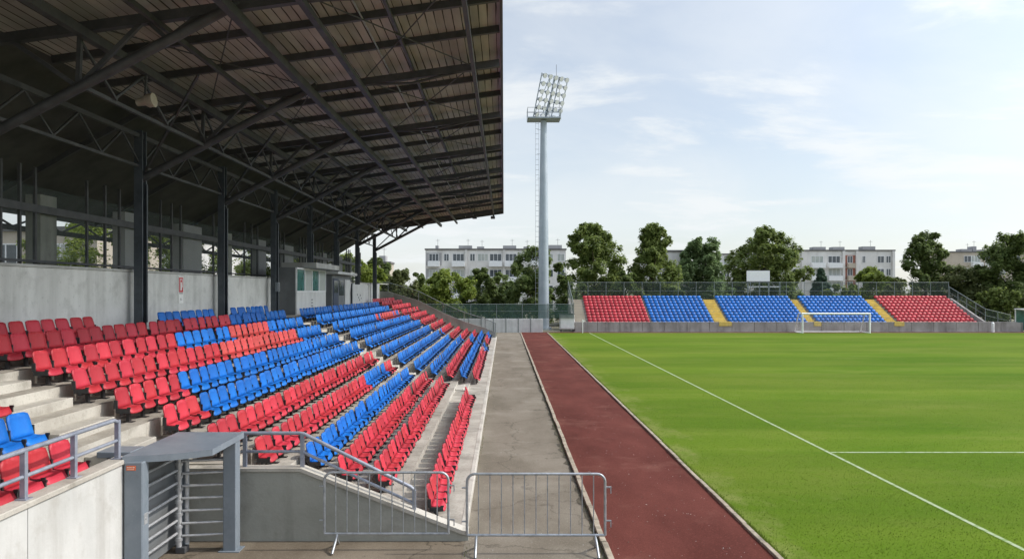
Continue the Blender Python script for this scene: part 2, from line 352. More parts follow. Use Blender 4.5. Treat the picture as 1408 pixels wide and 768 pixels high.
# ------------------------------------------------------------------ ground
def sheet(name, x0, x1, y0, y1, z, m, nx=1, ny=1):
    b = MB(); b.quad((x0,y0,z),(x1,y0,z),(x1,y1,z),(x0,y1,z)); return struct(b.build(name, m))
sheet('ground', -700, 700, -150, 1100, -.012, 'ground')
sheet('yard', -10, -.655, 2, 12.6, .0, 'yard')
sheet('walkway', -.66, 1.60, 2, 72.4, .004, 'asphalt')
b = MB(); b.quad((1.70,2,.006),(4.25,2,.006),(4.25,73.2,.006),(1.70,73.2,.006)); b.quad((4.25,71.9,.006),(75,71.9,.006),(75,73.2,.006),(4.25,73.2,.006))
struct(b.build('running_track', 'tartan'))
sheet('pitch', 4.36, 90, 2, 71.8, .012, 'grass')
def kerb(x, y0, y1, w, h, seed):
    b = MB(); r = random.Random(seed); y = y0
    while y < y1:
        l = 1.0; dx = r.uniform(-.008,.008); dz = r.uniform(-.010,.006)
        b.cbox((x+dx, y+l/2, (h+dz)/2-.02), (w, l-.014, h+dz+.04), 0, .008); y += l
    return b
struct(kerb(1.65, 2, 72, .10, .075, 1).build('track_kerb', 'kerb_stone'))
struct(kerb(4.30, 2, 71.6, .09, .06, 2).build('pitch_kerb', 'kerb_stone'))
# dirt along the track kerb
b = MB(); r = random.Random(5); y = 4.0; L_ = []
while y < 60: L_.append((y, .03+.11*max(0, r.gauss(.45,.45)))); y += .22
for (ya, wa), (yb, wb) in zip(L_, L_[1:]): b.quad((1.60-wa,ya,.009),(1.61,ya,.009),(1.61,yb,.009),(1.60-wb,yb,.009))
struct(b.build('kerb_dirt', 'soil'))
# pitch markings
b = MB(); w = .085
b.quad((8.40-w/2,2,.018),(8.40+w/2,2,.018),(8.40+w/2,71.6,.018),(8.40-w/2,71.6,.018))
b.quad((8.40,71.5,.0185),(80,71.5,.0185),(80,71.6,.0185),(8.40,71.6,.0185))
b.quad((8.46,18.77,.018),(80,18.77,.018),(80,18.87,.018),(8.46,18.87,.018))
struct(b.build('pitch_lines', 'line_paint'))
# grass blades on the near pitch and ragged edge over the kerb
b = MB(); r = random.Random(11)
def blade(x, y, h, z=.012):
    a = r.uniform(0, 6.283); t = r.uniform(0, 6.283); k = r.uniform(.1,.8)*h; w_ = .004+.004*r.random()
    dx, dy = math.cos(a)*w_, math.sin(a)*w_
    b.add([(x-dx,y-dy,z),(x+dx,y+dy,z),(x+math.cos(t)*k,y+math.sin(t)*k,z+h)], [(0,1,2)])
for i in range(40000):
    y = 9.5+26*r.random()**1.9; xm = 4.38+ (y*.78-4.38)
    x = 4.38+(xm-4.38)*r.random()
    if xm < 4.4 or (abs(x-8.4) < .06) or abs(y-18.82) < .06: continue
    blade(x, y, r.uniform(.010,.024))
for i in range(9000):
    y = 9.5+45*r.random()**1.6; blade(4.345+abs(r.gauss(0,.035)), y, r.uniform(.03,.075))
tag(b.build('grass', 'blade'), kind='stuff')
# weeds along the walkway edges
b = MB()
for i in range(1700):
    y = 9.5+40*r.random()**1.5; s = r.random()
    c = 1.585 if s < .75 else -.63
    if math.sin(y*1.7)+math.sin(y*.63+1) < .1 and r.random() < .8: continue
    blade(c-abs(r.gauss(0,.035))*(1 if c > 0 else -1), y, r.uniform(.02,.07), .004)
for i in range(500):
    blade(r.uniform(-5.3,-.8), 12.38-abs(r.gauss(0,.05)), r.uniform(.02,.06), .002)
tag(b.build('weeds', 'weed'), kind='stuff')
# fallen leaves and grit on the asphalt
b = MB()
for i in range(420):
    y = 8+34*r.random()**1.5; x = r.uniform(-.6,1.55) if r.random() < .55 else r.uniform(1.75,4.2)
    if r.random() < .3 and y < 13: x = r.uniform(-4.5,-.7); y = r.uniform(9.5,12.3)
    s = r.uniform(.008,.022); a = r.uniform(0,6.28)
    b.add([(x+s*math.cos(a+k*2.1),y+s*math.sin(a+k*2.1),.011+.006*r.random()) for k in range(3)], [(0,1,2)])
tag(b.build('fallen_leaves', 'soil'), kind='stuff')

b = MB()
for i in range(520):
    y = 9+34*r.random()**1.6; x = r.uniform(-.6,1.5) if r.random() < .35 else r.uniform(1.75,4.2); s = r.uniform(.005,.013); a = r.uniform(0,6.28)
    b.add([(x+s*math.cos(a+k*2.1),y+s*math.sin(a+k*2.1),.011+.005*r.random()) for k in range(3)], [(0,1,2)])
tag(b.build('gravel', 'concrete_pale'), kind='stuff')

# ------------------------------------------------------------------ covered grandstand
ROWS = {1:(1.35,.18), 2:(2.455,.34), 3:(3.145,.45), 4:(3.835,.62), 5:(4.525,.92), 6:(5.215,1.25), 7:(5.905,1.62), 8:(6.595,1.95),
        9:(7.285,2.28), 10:(7.975,2.58), 11:(8.665,2.85), 12:(9.355,3.02)}
EXTRA = (1.90,.26)
stand = empty('grandstand', (-5.4,36,0), 'big covered grandstand with stepped concrete terrace and dark steel cantilever roof', 'grandstand')
def riser(k): return ROWS[k][0]-.5
def profile(x_first, extra):
    """(x, z) corners of the terrace from the front up"""
    ks = [k for k in range(1,13) if riser(k) >= x_first-.3]; pts = []
    for j, k in enumerate(ks):
        xf = .65 if k == 1 else max(x_first, riser(k))
        pts.append((xf, ROWS[k][1]))
        if k == 1 and extra: pts += [(1.45,.18),(1.45,.26)]
        xn = riser(ks[j+1]) if j+1 < len(ks) else 9.66
        pts.append((xn, ROWS[k][1]))
    pts += [(9.66,3.05),(10.62,3.05)]
    return pts
def terrace(y0, y1, x_first, extra, rs):
    b = MB(); P = profile(x_first, extra)
    xa = P[0][0]; prev = 0.0
    # treads and risers as one stepped body; joints along the length
    n = max(1, round((y1-y0)/6.0))
    for j in range(n):
        ya = y0+(y1-y0)*j/n; yb = y0+(y1-y0)*(j+1)/n - (.012 if j < n-1 else 0)
        poly = [(-xa, -.05)]+[(-x, z) for x, z in P]+[(-10.62,-.05)]
        m = len(poly); vs = [(x,ya,z) for x,z in poly]+[(x,yb,z) for x,z in poly]
        for i in range(m-1):
            tread = abs(poly[i][1]-poly[i+1][1]) < 1e-6
            b.add([vs[i],vs[i+m],vs[i+1+m],vs[i+1]], [(0,1,2,3)], 1 if tread else 0)
        b.add(vs[:m], [tuple(range(m))], 0); b.add(vs[m:], [tuple(range(m))[::-1]], 0)
    return b.build('terrace', ['concrete','concrete_tread'], stand)
terrace(2.0, 12.398, 5.58, False, 1)
terrace(12.402, 28.9, .65, False, 2)
terrace(28.905, 62.0, .65, True, 3)
# aisle stairs: half steps on the terrace
def stair(y0, y1, kmin):
    for k in range(kmin, 13):
        x, z = ROWS[k]; xr = riser(k); zp = ROWS[k-1][1] if k > 1 else 0
        if z-zp < .14: continue
        h = zp+(z-zp)*.5
        b = MB(); b.cbox((-(xr-.17), (y0+y1)/2, (zp+h)/2-.01), (.34, y1-y0, h-zp+.02), 0, .01); b.build('step', 'concrete', stand)
stair(10.55, 12.05, 8); stair(29.05, 30.45, 2); stair(50.15, 51.25, 2)
# low walls
b = MB()
b.box((-5.575,2,-.05),(-5.40,5.6,1.74)); b.box((-5.575,5.612,-.05),(-5.40,8.24,1.74)); b.box((-5.575,8.252,-.05),(-5.40,10.5,1.74)); b.box((-5.57,5.59,0),(-5.42,8.26,1.70)); b.cbox((-5.495,6.2,1.775),(.25,8.66,.07),1,.01)
b.build('front_wall', ['concrete_pale','concrete'], stand)
b = MB(); b.box((-5.575,10.503,-.05),(-5.43,12.2,1.60)); b.build('landing_wall', ['concrete_wall'], stand)
b = MB()
b.prism([(-5.38,-.05),(-5.38,1.17),(-3.42,1.17),(-.72,.13),(-.60,.10),(-.60,-.05)], 'y', 12.20, 12.396)
b.prism([(-5.38,1.172),(-5.38,1.225),(-3.40,1.225),(-.70,.19),(-.60,.175),(-.60,.102),(-.72,.132),(-3.42,1.172)], 'y', 12.165, 12.43, 1)
b.build('end_wall', ['concrete_dark','concrete'], stand)
b = MB(); b.box((-10.82,2,-.05),(-10.62,62,4.72)); 
b.build('back_wall', ['concrete_back'], stand)
b = MB(); y = 2.0
while y < 62: b.cbox((-10.72,y+2.95,4.755),(.26,5.88,.07),0,.01); y += 5.9
b.build('wall_coping', ['concrete_wall'], stand)
# front kerb edge strip
b = MB(); y = 12.43
while y < 61.9: b.cbox((-.69,y+1.5,.085),(.11,2.985,.205),0,.012); y += 3.0
b.build('terrace_edge', ['concrete'], stand)
# far end wall following the slope
b = MB()
zs = [(-.70,.62),(-1.6,1.0),(-3.4,1.55),(-5.2,2.30),(-7.3,3.35),(-9.9,4.10),(-10.62,4.10)]
b.prism([(-10.62,-.05)]+[(x,z) for x,z in zs[::-1]]+[(-.70,-.05)], 'y', 62.003, 62.2)
b.build('side_wall', ['concrete_dark'], stand)
fe = empty('mesh_fence', (-5,62.1,1), 'short grey mesh fence on the far end wall of the covered grandstand', 'fence')
b = MB()
for (xa,za),(xb,zb) in zip(zs, zs[1:]): b.quad((xa,62.1,za),(xb,62.1,zb),(xb,62.1,zb+.75),(xa,62.1,za+.75))
b.build('mesh_panel', 'wire_mesh', fe)
b = MB()
b.tube([(x,62.1,z+.78) for x,z in zs], .03, 6); b.build('rail', 'fence_post', fe)
for x,z in zs[:-1]:
    b = MB(); b.tube([(x,62.1,z),(x,62.1,z+.8)], .03, 6); b.build('post', 'fence_post', fe)

# roof -------------------------------------------------------------
RY0, RY1 = 3.0, 62.0
def deckz(x): return 10.98+.14*x if x > -10.35 else 10.98-.14*10.35-.60*(-10.35-x)
b = MB()
for xa, xb in ((-.10,-10.35),(-10.35,-15.2)):
    za, zb = deckz(xa), deckz(xb)
    b = MB(); b.prism([(xa,za),(xb,zb),(xb,zb+.12),(xa,za+.12)], 'y', RY0, RY1)
    b.build('roof_deck', 'boards' if xa > -5 else 'sheet_dark', stand)
b = MB(); b.box((-.097,RY0-.02,10.72),(-.03,RY1+.02,11.16)); b.build('fascia', 'steel_dark', stand)
b = MB(); b.prism([(-.10,10.72),(-10.35,10.72-.14*10.25),(-10.35,11.14-.14*10.25),(-.10,11.14)], 'y', RY1+.022, RY1+.08); b.build('gable_trim', 'steel_dark', stand)
TY = [8.6, 14.6, 20.6, 26.6, 32.6, 38.6, 44.6, 51.0, 57.8]
def chordz(x): return deckz(x)-.34
for i, y in enumerate(TY):
    b = MB(); b.bar((-.13,y,chordz(-.13)),(-10.3,y,chordz(-10.3)), .16, .20)
    t = b.build('roof_truss', 'steel_dark', stand)
    def low(x): return 7.35+(x+10.3)*(10.0-7.35)/5.0
    b = MB(); b.tube([(-10.32,y,7.32),(-5.3,y,9.98)], .105, 10); b.build('bottom_chord', 'steel_dark', t)
    for xa, xb in ((-8.55,-9.95),(-8.55,-8.5),(-8.55,-7.2),(-6.75,-7.2),(-6.75,-6.0)):
        b = MB(); b.bar((xa,y,low(xa)),(xb,y,chordz(xb)), .085, .085); b.build('web_member', 'steel_dark', t)
    # light strut fanning out to the rear eave
    b = MB(); b.bar((-10.35,y,chordz(-10.3)),(-15,y,deckz(-15)-.16), .10, .14); b.build('rear_rafter', 'steel_dark', t)
# rafters between the trusses
for ya, yb in zip(TY, TY[1:]+[63.4]):
    for f in (1/3, 2/3):
        y = ya+(yb-ya)*f
        if y > RY1: continue
        b = MB(); b.bar((-.12,y,deckz(-.12)-.085),(-10.3,y,deckz(-10.3)-.085), .11, .17); b.build('rafter', 'steel_dark', stand)
# beams along the stand
for x, dz, w, h in ((-.85,.50,.10,.14),(-2.55,.24,.07,.09),(-4.0,.51,.13,.14),(-5.35,.54,.16,.20),(-6.9,.49,.09,.10),(-8.3,.54,.15,.18)):
    b = MB(); b.bar((x,RY0+.1,deckz(x)-dz),(x,RY1-.1,deckz(x)-dz), w, h); b.build('purlin', 'steel_dark', stand)
# bracing in the plane of the bottom chords
for ya, yb in zip(TY[1:], TY[2:]):
    b = MB(); b.bar((-10.2,yb,7.5),(-7.4,(ya+yb)/2,chordz(-7.4)-.2), .055, .055); b.build('brace', 'steel_dark', stand)
    b = MB(); b.bar((-8.5,ya,8.30),(-8.5,yb,8.30), .08, .08); b.build('tie_beam', 'steel_dark', stand)
for ya, yb in zip(TY[1:], TY[2:]):
    b = MB(); n = 5
    for j in range(n):
        p = ya+(yb-ya)*j/n; q = ya+(yb-ya)*(j+1)/n; za, zb = 8.33, deckz(-8.4)-.60
        b.bar((-8.5,p,za if j % 2 else zb),(-8.42,q,zb if j % 2 else za), .05, .05)
    b.build('lacing', 'steel_dark', stand)
    for xa, xb in ((-4.0,-.9),(-8.3,-5.4)):
        for s_ in (0,1):
            b = MB(); b.tube([(xa,ya if s_ else yb,deckz(xa)-.30),(xb,yb if s_ else ya,deckz(xb)-.30)], .016, 6); b.build('bracing_rod', 'steel_dark', stand)
    b = MB(); b.tube([(-5.3,ya,9.95),(-2.6,ya,deckz(-2.6)-.55),(-.9,ya,chordz(-.9)-.05)], .035, 8); b.build('tip_strut', 'steel_dark', stand)
b = MB(); b.tube([(-3.2,4,deckz(-3.2)-.20),(-3.2,61,deckz(-3.2)-.20)], .022, 6); b.build('cable_conduit', 'galvanised', stand)
# lattice girder between the columns, and eave beam
for ya, yb in zip(TY[:-1], TY[1:]):
    b = MB(); b.bar((-10.3,ya,8.55),(-10.3,yb,8.55), .10, .12); g = b.build('lattice_girder', 'steel_dark', stand)
    b = MB(); b.bar((-10.3,ya,7.70),(-10.3,yb,7.70), .07, .07); b.build('lower_chord', 'steel_dark', g)
    n = 6
    for j in range(n):
        p = ya+(yb-ya)*j/n; q = ya+(yb-ya)*(j+1)/n
        b = MB(); b.bar((-10.3,p,8.50 if j % 2 else 7.73),(-10.3,q,7.73 if j % 2 else 8.50), .045, .045); b.build('lacing', 'steel_dark', g)
b = MB(); b.bar((-15.0,RY0,deckz(-15)-.12),(-15.0,RY1,deckz(-15)-.12), .12, .16); b.build('eave_beam', 'steel_dark', stand)
b = MB(); b.bar((-15.0,RY0,deckz(-15)-.62),(-15.0,RY1,deckz(-15)-.62), .10, .16); eg = b.build('eave_girder', 'steel_dark', stand)
b = MB(); q = RY0; up_ = True
while q < RY1-1.4: b.bar((-15.0,q,deckz(-15)-(.58 if up_ else .2)),(-15.0,q+1.2,deckz(-15)-(.2 if up_ else .58)),.05); q += 1.2; up_ = not up_
b.build('lacing', 'steel_dark', eg)
# columns
for y in TY[2:]:
    b = MB()
    b.box((-10.42,y-.13,3.05),(-10.18,y-.085,8.7)); b.box((-10.42,y+.085,3.05),(-10.18,y+.13,8.7)); b.box((-10.335,y-.083,3.05),(-10.265,y+.083,8.7))
    c = b.build('column', 'steel_column', stand)
    b = MB(); b.cbox((-10.3,y,3.075),(.42,.42,.05)); b.build('base_plate', 'steel_column', c)
    b = MB(); b.tube([(-10.14,y+.05,3.3),(-10.14,y+.05,7.2)], .028, 6); b.build('downpipe', 'steel_column', c)
# rear piers with glazing posts between them, on the slab behind the wall
b = MB(); b.box((-13.2,2,4.30),(-10.83,62,4.50)); b.build('rear_slab', 'concrete_dark', stand)
y = 15.0
yy = []
while y < 61: yy.append(y); y += 4.3
for i, y in enumerate(yy):
    wd = (1.7, .7, 1.1)[i % 3]
    b = MB(); b.box((-12.7,y,4.5),(-12.3,y+wd,6.75)); b.build('rear_pier', ['wall_grey','concrete_dark','wall_grey'][i % 3], stand)
    for f in (.35,.62,.85):
        q = y+wd+(4.3-wd)*f
        b = MB(); b.bar((-12.2,q,4.5),(-12.2,q,7.4), .07, .07); b.build('rear_post', 'steel_dark', stand)
for z in (4.95,):
    b = MB(); b.bar((-12.05,2,z),(-12.05,62,z), .06, .06); b.build('rear_rail', 'steel_dark', stand)
b = MB(); b.box((-12.19,2,6.22),(-12.11,62,6.42)); b.build('rear_header', 'steel_dark', stand)
b = MB(); b.box((-12.62,3,4.5),(-12.36,17.8,6.4)); b.build('rear_panel', 'concrete_dark', stand)
b = MB(); b.quad((-12.2,2,4.5),(-12.2,62,4.5),(-12.2,62,6.9),(-12.2,2,6.9)); b.build('rear_mesh', 'wire_mesh', stand)

# lamp / loudspeaker under the roof
lp = empty('floodlamp', (-8.5,17.0,8.4), 'beige horn lamp hanging under the roof of the covered grandstand', 'lamp')
p = Vector((-8.35,16.9,8.60))
b = MB(); b.tube([p+Vector((-.18,0,-.05)),p+Vector((.02,0,0)),p+Vector((.05,0,0)),p+Vector((.22,0,.02))], .08, 10, 0, True, .17); b.build('horn', 'rope', lp)
b = MB(); b.bar(p, (-8.3,16.9,9.3), .04); b.build('bracket', 'steel_dark', lp)
for nm, y, x in (('floodlamp',57.0,-2.3),('floodlamp',59.0,-.9)):
    q = Vector((x,y,deckz(x)-.75))
    lp = empty(nm, q, 'small dark lamp hung below the far eave, '+('set back from the roof edge' if x < -2 else 'at the roof corner'), 'lamp')
    b = MB(); b.cbox(q,(.35,.28,.22),0,.03); b.build('housing','steel_dark',lp)
    b = MB(); b.bar(q+Vector((0,0,.1)), (x,y,deckz(x)), .05); b.build('bracket','steel_dark',lp)

# extinguisher sign on the back wall
sg = empty('safety_sign', (-10.6,23.9,4.0), 'red fire hose sign with white plate below on the grey back wall', 'sign')
ya, yb = 23.70, 24.02
b = MB(); b.box((-10.615,ya-.02,3.78),(-10.598,yb+.02,4.66)); b.build('back_plate','white_paint',sg)
b = MB(); b.box((-10.597,ya+.015,4.14),(-10.590,yb-.015,4.62)); b.build('red_panel','sign_red',sg)
b = MB()
b.box((-10.588,ya+.06,4.19),(-10.584,ya+.085,4.57)); b.box((-10.588,ya+.0851,4.545),(-10.584,yb-.07,4.57)); b.box((-10.588,yb-.085,4.30),(-10.584,yb-.06,4.544))
b.prism([(ya+.12,4.2),(ya+.19,4.2),(ya+.225,4.34),(ya+.19,4.47),(ya+.12,4.47)], 'x', -10.588, -10.584)
b.build('pictogram','white_paint',sg)
b = MB(); b.box((-10.597,ya+.03,4.09),(-10.592,yb-.03,4.115)); b.box((-10.597,ya+.10,3.92),(-10.592,yb-.13,3.94)); b.box((-10.597,ya+.08,3.88),(-10.592,yb-.08,3.89)); b.build('small_print','steel_dark',sg)
# electric box on third column
eb = empty('switch_box', (-10.1,32.4,4.3), 'small grey-green switch box fixed to the third column from the entrance', 'switch box')
b = MB(); b.cbox((-10.12,32.5,4.35),(.14,.24,.42),0,.015); b.build('housing','turnstile_paint',eb)
b = MB(); b.cbox((-10.043,32.5,4.35),(.012,.19,.36)); b.build('door','grey_panel',eb)

# press box -----------------------------------------------------------
pb = empty('press_box', (-10,36.8,3.05), 'grey press box with teal windows and white lower front on the back walkway', 'press box')
x0, x1, y0, y1, zb, zt = -10.58, -9.70, 34.0, 39.6, 3.05, 5.28
b = MB(); b.box((x0,y0,zb),(x1-.06,y1,zt)); b.build('body','grey_panel',pb)
b = MB(); b.box((x1-.058,y0,zb),(x1,y1,4.12)); b.build('front_panel','pale_panel',pb)
b = MB(); b.cbox(((x0+x1)/2+.2,(y0+y1)/2+.9,zt+.14),(1.7,4.9,.26),0,.02); b.build('roof','concrete_wall',pb)
b = MB(); b.box((x1-.058,y0,4.122),(x1+.01,y1,4.18)); b.box((x1-.058,y0,5.2),(x1+.01,y1,5.278))
for q in (y0+.04, y0+1.45, y0+2.8, y0+4.15, y1-.04): b.box((x1-.058,q-.04,4.182),(x1+.008,q+.04,5.198))
wf = b.build('window','white_metal',pb)
for k,(qa,qb) in enumerate(((.08,1.41),(1.49,2.76),(2.84,4.11),(4.19,5.52))):
    b = MB(); b.box((x1-.05,y0+qa,4.185),(x1-.03,y0+qb,5.195)); b.build('pane',['teal_glass','curtain','teal_glass','curtain'][k],wf)
b = MB()
for z in (3.4,3.55,3.7): b.box((x1+.001,y0+2.6,z),(x1+.004,y0+2.9,z+.06))
b.build('graffiti','grey_panel',pb)
k2 = empty('ticket_kiosk', (-10,44,3.05), 'small dark kiosk with navy door standing just past the grey press box', 'kiosk')
y0, y1 = 41.2, 46.0
b = MB(); b.box((x0,y0,zb),(-9.75,y1,5.1)); b.build('body','grey_panel',k2)
b = MB(); b.cbox((-10.05,43.7,5.2),(1.4,5.3,.16),0,.02); b.build('roof','pale_panel',k2)
b = MB(); b.box((-9.748,y0+.2,zb),(-9.71,y0+1.5,4.9)); d = b.build('door','navy_panel',k2)
b = MB(); b.box((-9.708,y0+.35,4.05),(-9.70,y0+1.35,4.75)); b.build('pane','glass',d)
b = MB(); b.box((-9.748,y0+3.2,zb),(-9.70,y1-.1,4.85)); b.build('side_panel','pale_panel',k2)
b = MB(); b.box((-9.748,y0+1.8,3.9),(-9.72,y0+3.0,4.8)); b.build('window','glass',k2)
wb = empty('notice_board', (-9.6,50,3.05), 'white notice panel standing between the last two columns of the grandstand', 'notice board')
b = MB(); b.box((-9.9,47.2,3.10),(-9.82,52.6,4.6)); b.build('panel','pale_panel',wb)
b = MB(); 
for q,z in ((48.6,3.85),(49.0,3.65),(49.6,3.8),(49.9,3.6),(49.3,3.5)): b.box((-9.818,q,z),(-9.812,q+.22,z+.12))
b.build('print','grey_panel',wb)
for q in (47.1,52.7):
    b = MB(); b.bar((-9.86,q,3.05),(-9.86,q,4.65),.07); b.build('post','steel_column',wb)

# ------------------------------------------------------------------ seats
def seat_parts(nu=6, nv=5):
    """local: origin on the tread under the top of the backrest; the seat looks to +X"""
    def shell(fn, th, nrm, nu, nv):
        b = MB(); G = [[Vector(fn(-1+2*i/nu, j/nv)) for i in range(nu+1)] for j in range(nv+1)]
        off = Vector(nrm)*th; vs = [p for row in G for p in row]; n = len(vs); vs = vs+[p+off for p in vs]; w = nu+1; fs = []
        for j in range(nv):
            for i in range(nu):
                a = j*w+i; fs.append((a,a+1,a+w+1,a+w)); fs.append((n+a,n+a+w,n+a+w+1,n+a+1))
        ring = [i for i in range(w)]+[j*w+nu for j in range(1,nv+1)]+[nv*w+i for i in range(nu-1,-1,-1)]+[j*w for j in range(nv-1,0,-1)]
        for a, c in zip(ring, ring[1:]+ring[:1]): fs.append((a,n+a,n+c,c))
        b.add(vs, fs, 0, True); return b
    def back(u, v):
        hw = .219*(1-.07*max(0,v-.3)**1.5-(.05 if v > .99 else 0))
        t = v
        top = .375-.028*abs(u)**6
        x = .100-.090*v+.026*u*u-.012*math.sin(v*3.1)*(1-u*u)
        return (x*.9, u*hw*.965, .255+top*.90*t)
    def pan(u, v):
        hw = .215-.015*max(0,v-.75)*4*.6
        x = .095+.285*v-(.022*u**4 if v > .6 else 0)
        z = .292-.030*math.sin(min(1,v*1.15)*3.0)*(1-.5*u*u)+.012*u*u - (.085*((v-.79)/.21)**1.3 if v > .79 else 0)
        return (.010+x*.84, u*hw*.965, z-.022)
    B = shell(back, .022, (-1,0,-.1), nu, nv); P = shell(pan, .022, (0,0,-1), nu, nv)
    F = MB()
    F.box((.14,-.24,.150),(.19,.24,.205))
    F.box((.14,-.03,.0),(.19,.03,.149)); F.box((.07,-.055,.0),(.26,.055,.012))
    for s in (-1,1):
        F.box((.065,s*.2145,.185),(.305,s*.238,.255)); F.box((.08,s*.10,.2051),(.28,s*.13,.225))
        F.box((.035,s*.2145,.256),(.095,s*.236,.40)); F.box((.26,s*.2145,.256),(.315,s*.2385,.285))
    return B, P, F
SB, SP, SF = seat_parts()
PX_OF = lambda k, Y: 693-1000*ROWS[k][0]/Y if k else 693-1000*EXTRA[0]/Y
def colour2(k, Y):
    p = PX_OF(k, Y)
    if k in (1,2,3): return 'red'
    if k == 4: return 'blue'
    if k == 5: return 'blue' if 497 < p < 526 else 'red'
    if k == 6: return 'red'
    if k == 7: return 'red' if p < 273 else 'blue'
    if k == 8: return 'red' if p < 238 else 'blue'
    if k == 9: return 'red' if p < 300 else 'faded' if p < 406 else 'blue'
    if k == 10: return 'red' if p < 244 else 'blue' if p < 311 else 'faded' if p < 364 else 'blue'
    if k == 11: return 'red' if p < 315 else 'blue'
    if k == 12:
        if p < 122: return 'red'
        if p < 214: return None
        if p < 296: return 'blue'
        return None if p < 313 else 'blue'
START = {1:12.85,2:13.95,3:13.95,4:14.3,5:13.35,6:12.85,7:12.72,8:12.45,9:12.45,10:12.45,11:12.45,12:12.45}
seats = []                                           # (Y, row, colour, block, index)
for k in range(1,13):
    y = START[k]; i = 1; end = {1:26.4, 2:28.4}.get(k, 28.75)
    while y < end:
        c = colour2(k, y)
        if c: seats.append((y, k, c, 2, i))
        y += .485; i += 1
for k, y1, n, c in ((7,9.62,5,'red'),(8,9.82,5,'blue'),(9,10.12,3,'red')):
    for i in range(n): seats.append((y1-.485*i, k, c, 1, i+1))
for k in range(0,12):
    y = 30.95+(.3 if k in (0,1) else 0); i = 1
    while y < 49.9-(1.5 if k == 1 else 0):
        p = PX_OF(k, y)
        c = 'blue'
        if k in (1,2): c = 'red'
        if k == 9 and y > 41: c = 'faded' if rnd.random() < .6 else 'blue'
        if k == 1 and y > 45: c = 'blue'
        seats.append((y, k, c, 3, i)); y += .485; i += 1
for k in range(0,13):
    y = 51.6; i = 1
    while y < 61.6:
        c = 'red'
        if k == 0: c = 'blue'
        if k == 2 and y < 56: c = 'blue'
        if k == 1 and y > 57: c = 'blue'
        if k in (3,5) and y < 52.3: c = 'blue'
        seats.append((y, k, c, 4, i)); y += .485; i += 1
seats.sort(key=lambda s: s[0]+.25*(10-s[1] if s[3] > 1 else -20))
NEAR = 300
PL = {'red':'red_plastic','blue':'blue_plastic','faded':'faded_plastic'}
def seat_loc(s):
    x, z = (ROWS[s[1]] if s[1] else EXTRA); return Vector((-x, s[0], z))
protos = {}
ROWNAME = lambda k: 'front' if k == 1 else 'top' if k == 12 else ORD[k]
for s in seats[:NEAR]:
    L0 = seat_loc(s); c = s[2]
    word = {'red':'red plastic seat','blue':'blue plastic seat','faded':'faded orange-red seat'}[c]
    if s[3] == 2: lab = f"{word}, {ORD[s[4]]} from the turnstile stairs in the {ROWNAME(s[1])} row of the large block"
    else: lab = f"{word} above the pale wall, {ORD[s[4]]} from the stairs in {ORD[s[1]]} row" if s[3] == 1 else ''
    if len(lab.split()) > 16: print('LONG', lab)
    e = empty('stadium_seat', L0, lab, 'seat', 'plastic seats on the covered terrace')
    if c not in protos:
        ps = []
        for nm, mb, mm in (('backrest',SB,PL[c]),('seat_pan',SP,PL[c]),('support_frame',SF,'black_metal')):
            o = mb.build(nm, mm); o.parent = e; o.location = (0,0,0); ps.append(o)
        protos[c] = ps
    else:
        for o in protos[c]:
            q = o.copy(); COL.objects.link(q); q.parent = e; q.location = (0,0,0)
    e.rotation_euler = (R(rnd.gauss(0,.5)), R(rnd.gauss(0,1.6)), R(rnd.gauss(0,1.9)))
    e.location.x += rnd.gauss(0,.008)
# the rest, farther away, as one mass (also the seats of the open stand)
mass = MB(); MI = {'red':0,'blue':1,'faded':2}
SB2, SP2, SF2 = seat_parts(2, 2)
SF3 = MB(); SF3.box((.15,-.24,.165),(.21,.24,.225)); SF3.box((.15,-.03,0),(.20,.03,.164)); SF3.box((.075,.222,.205),(.345,.238,.275))
for s in seats[NEAR:]:
    L0 = seat_loc(s); q = rnd.gauss(0,.02)
    for mb, mi in ((SB2,MI[s[2]]),(SP2,MI[s[2]]),(SF3,3)):
        mass.add([Vector(v)+L0+Vector((q,0,0)) for v in mb.v], mb.f, mi, mb is not SF3)
# open stand behind the goal ------------------------------------------
FY0, FD, FR, NR = 74.3, .58, .285, 10
def fz(r): return .62+FR*r                            # tread height of row r
blocks = [(8.6,15.05,'red'),(15.2,21.6,'blue'),(23.1,31.2,'blue'),(32.2,39.3,'blue'),(40.6,48.6,'red')]
for xa, xb, c in blocks:
    n = int((xb-xa)/.46)
    for r_ in range(NR):
        for i in range(n):
            x = xa+.27+(xb-xa-.5)*i/max(1,n-1); y = FY0+FD*r_+.45
            L0 = Vector((x,y,fz(r_)))
            q = rnd.gauss(0,.012)
            mass.add([(L0.x+v[1]*1.06, L0.y-v[0]*.8+q, L0.z+v[2]*.86-.07) for v in SB2.v], SB2.f, MI[c], True)   # looks to -Y
            mass.add([(L0.x+v[1]*1.04, L0.y-.125-(v[2]-.26)*.5+q, L0.z+.15+(v[0]-.095)*.95) for v in SP2.v], SP2.f, MI[c], True)   # seat tipped up
tag(mass.build('seat_rows', ['red_plastic','blue_plastic','faded_plastic','black_metal']), 'far rows of red and blue seats beyond the large block and behind the goal', 'seats', 'plastic seats on the covered terrace', 'stuff')

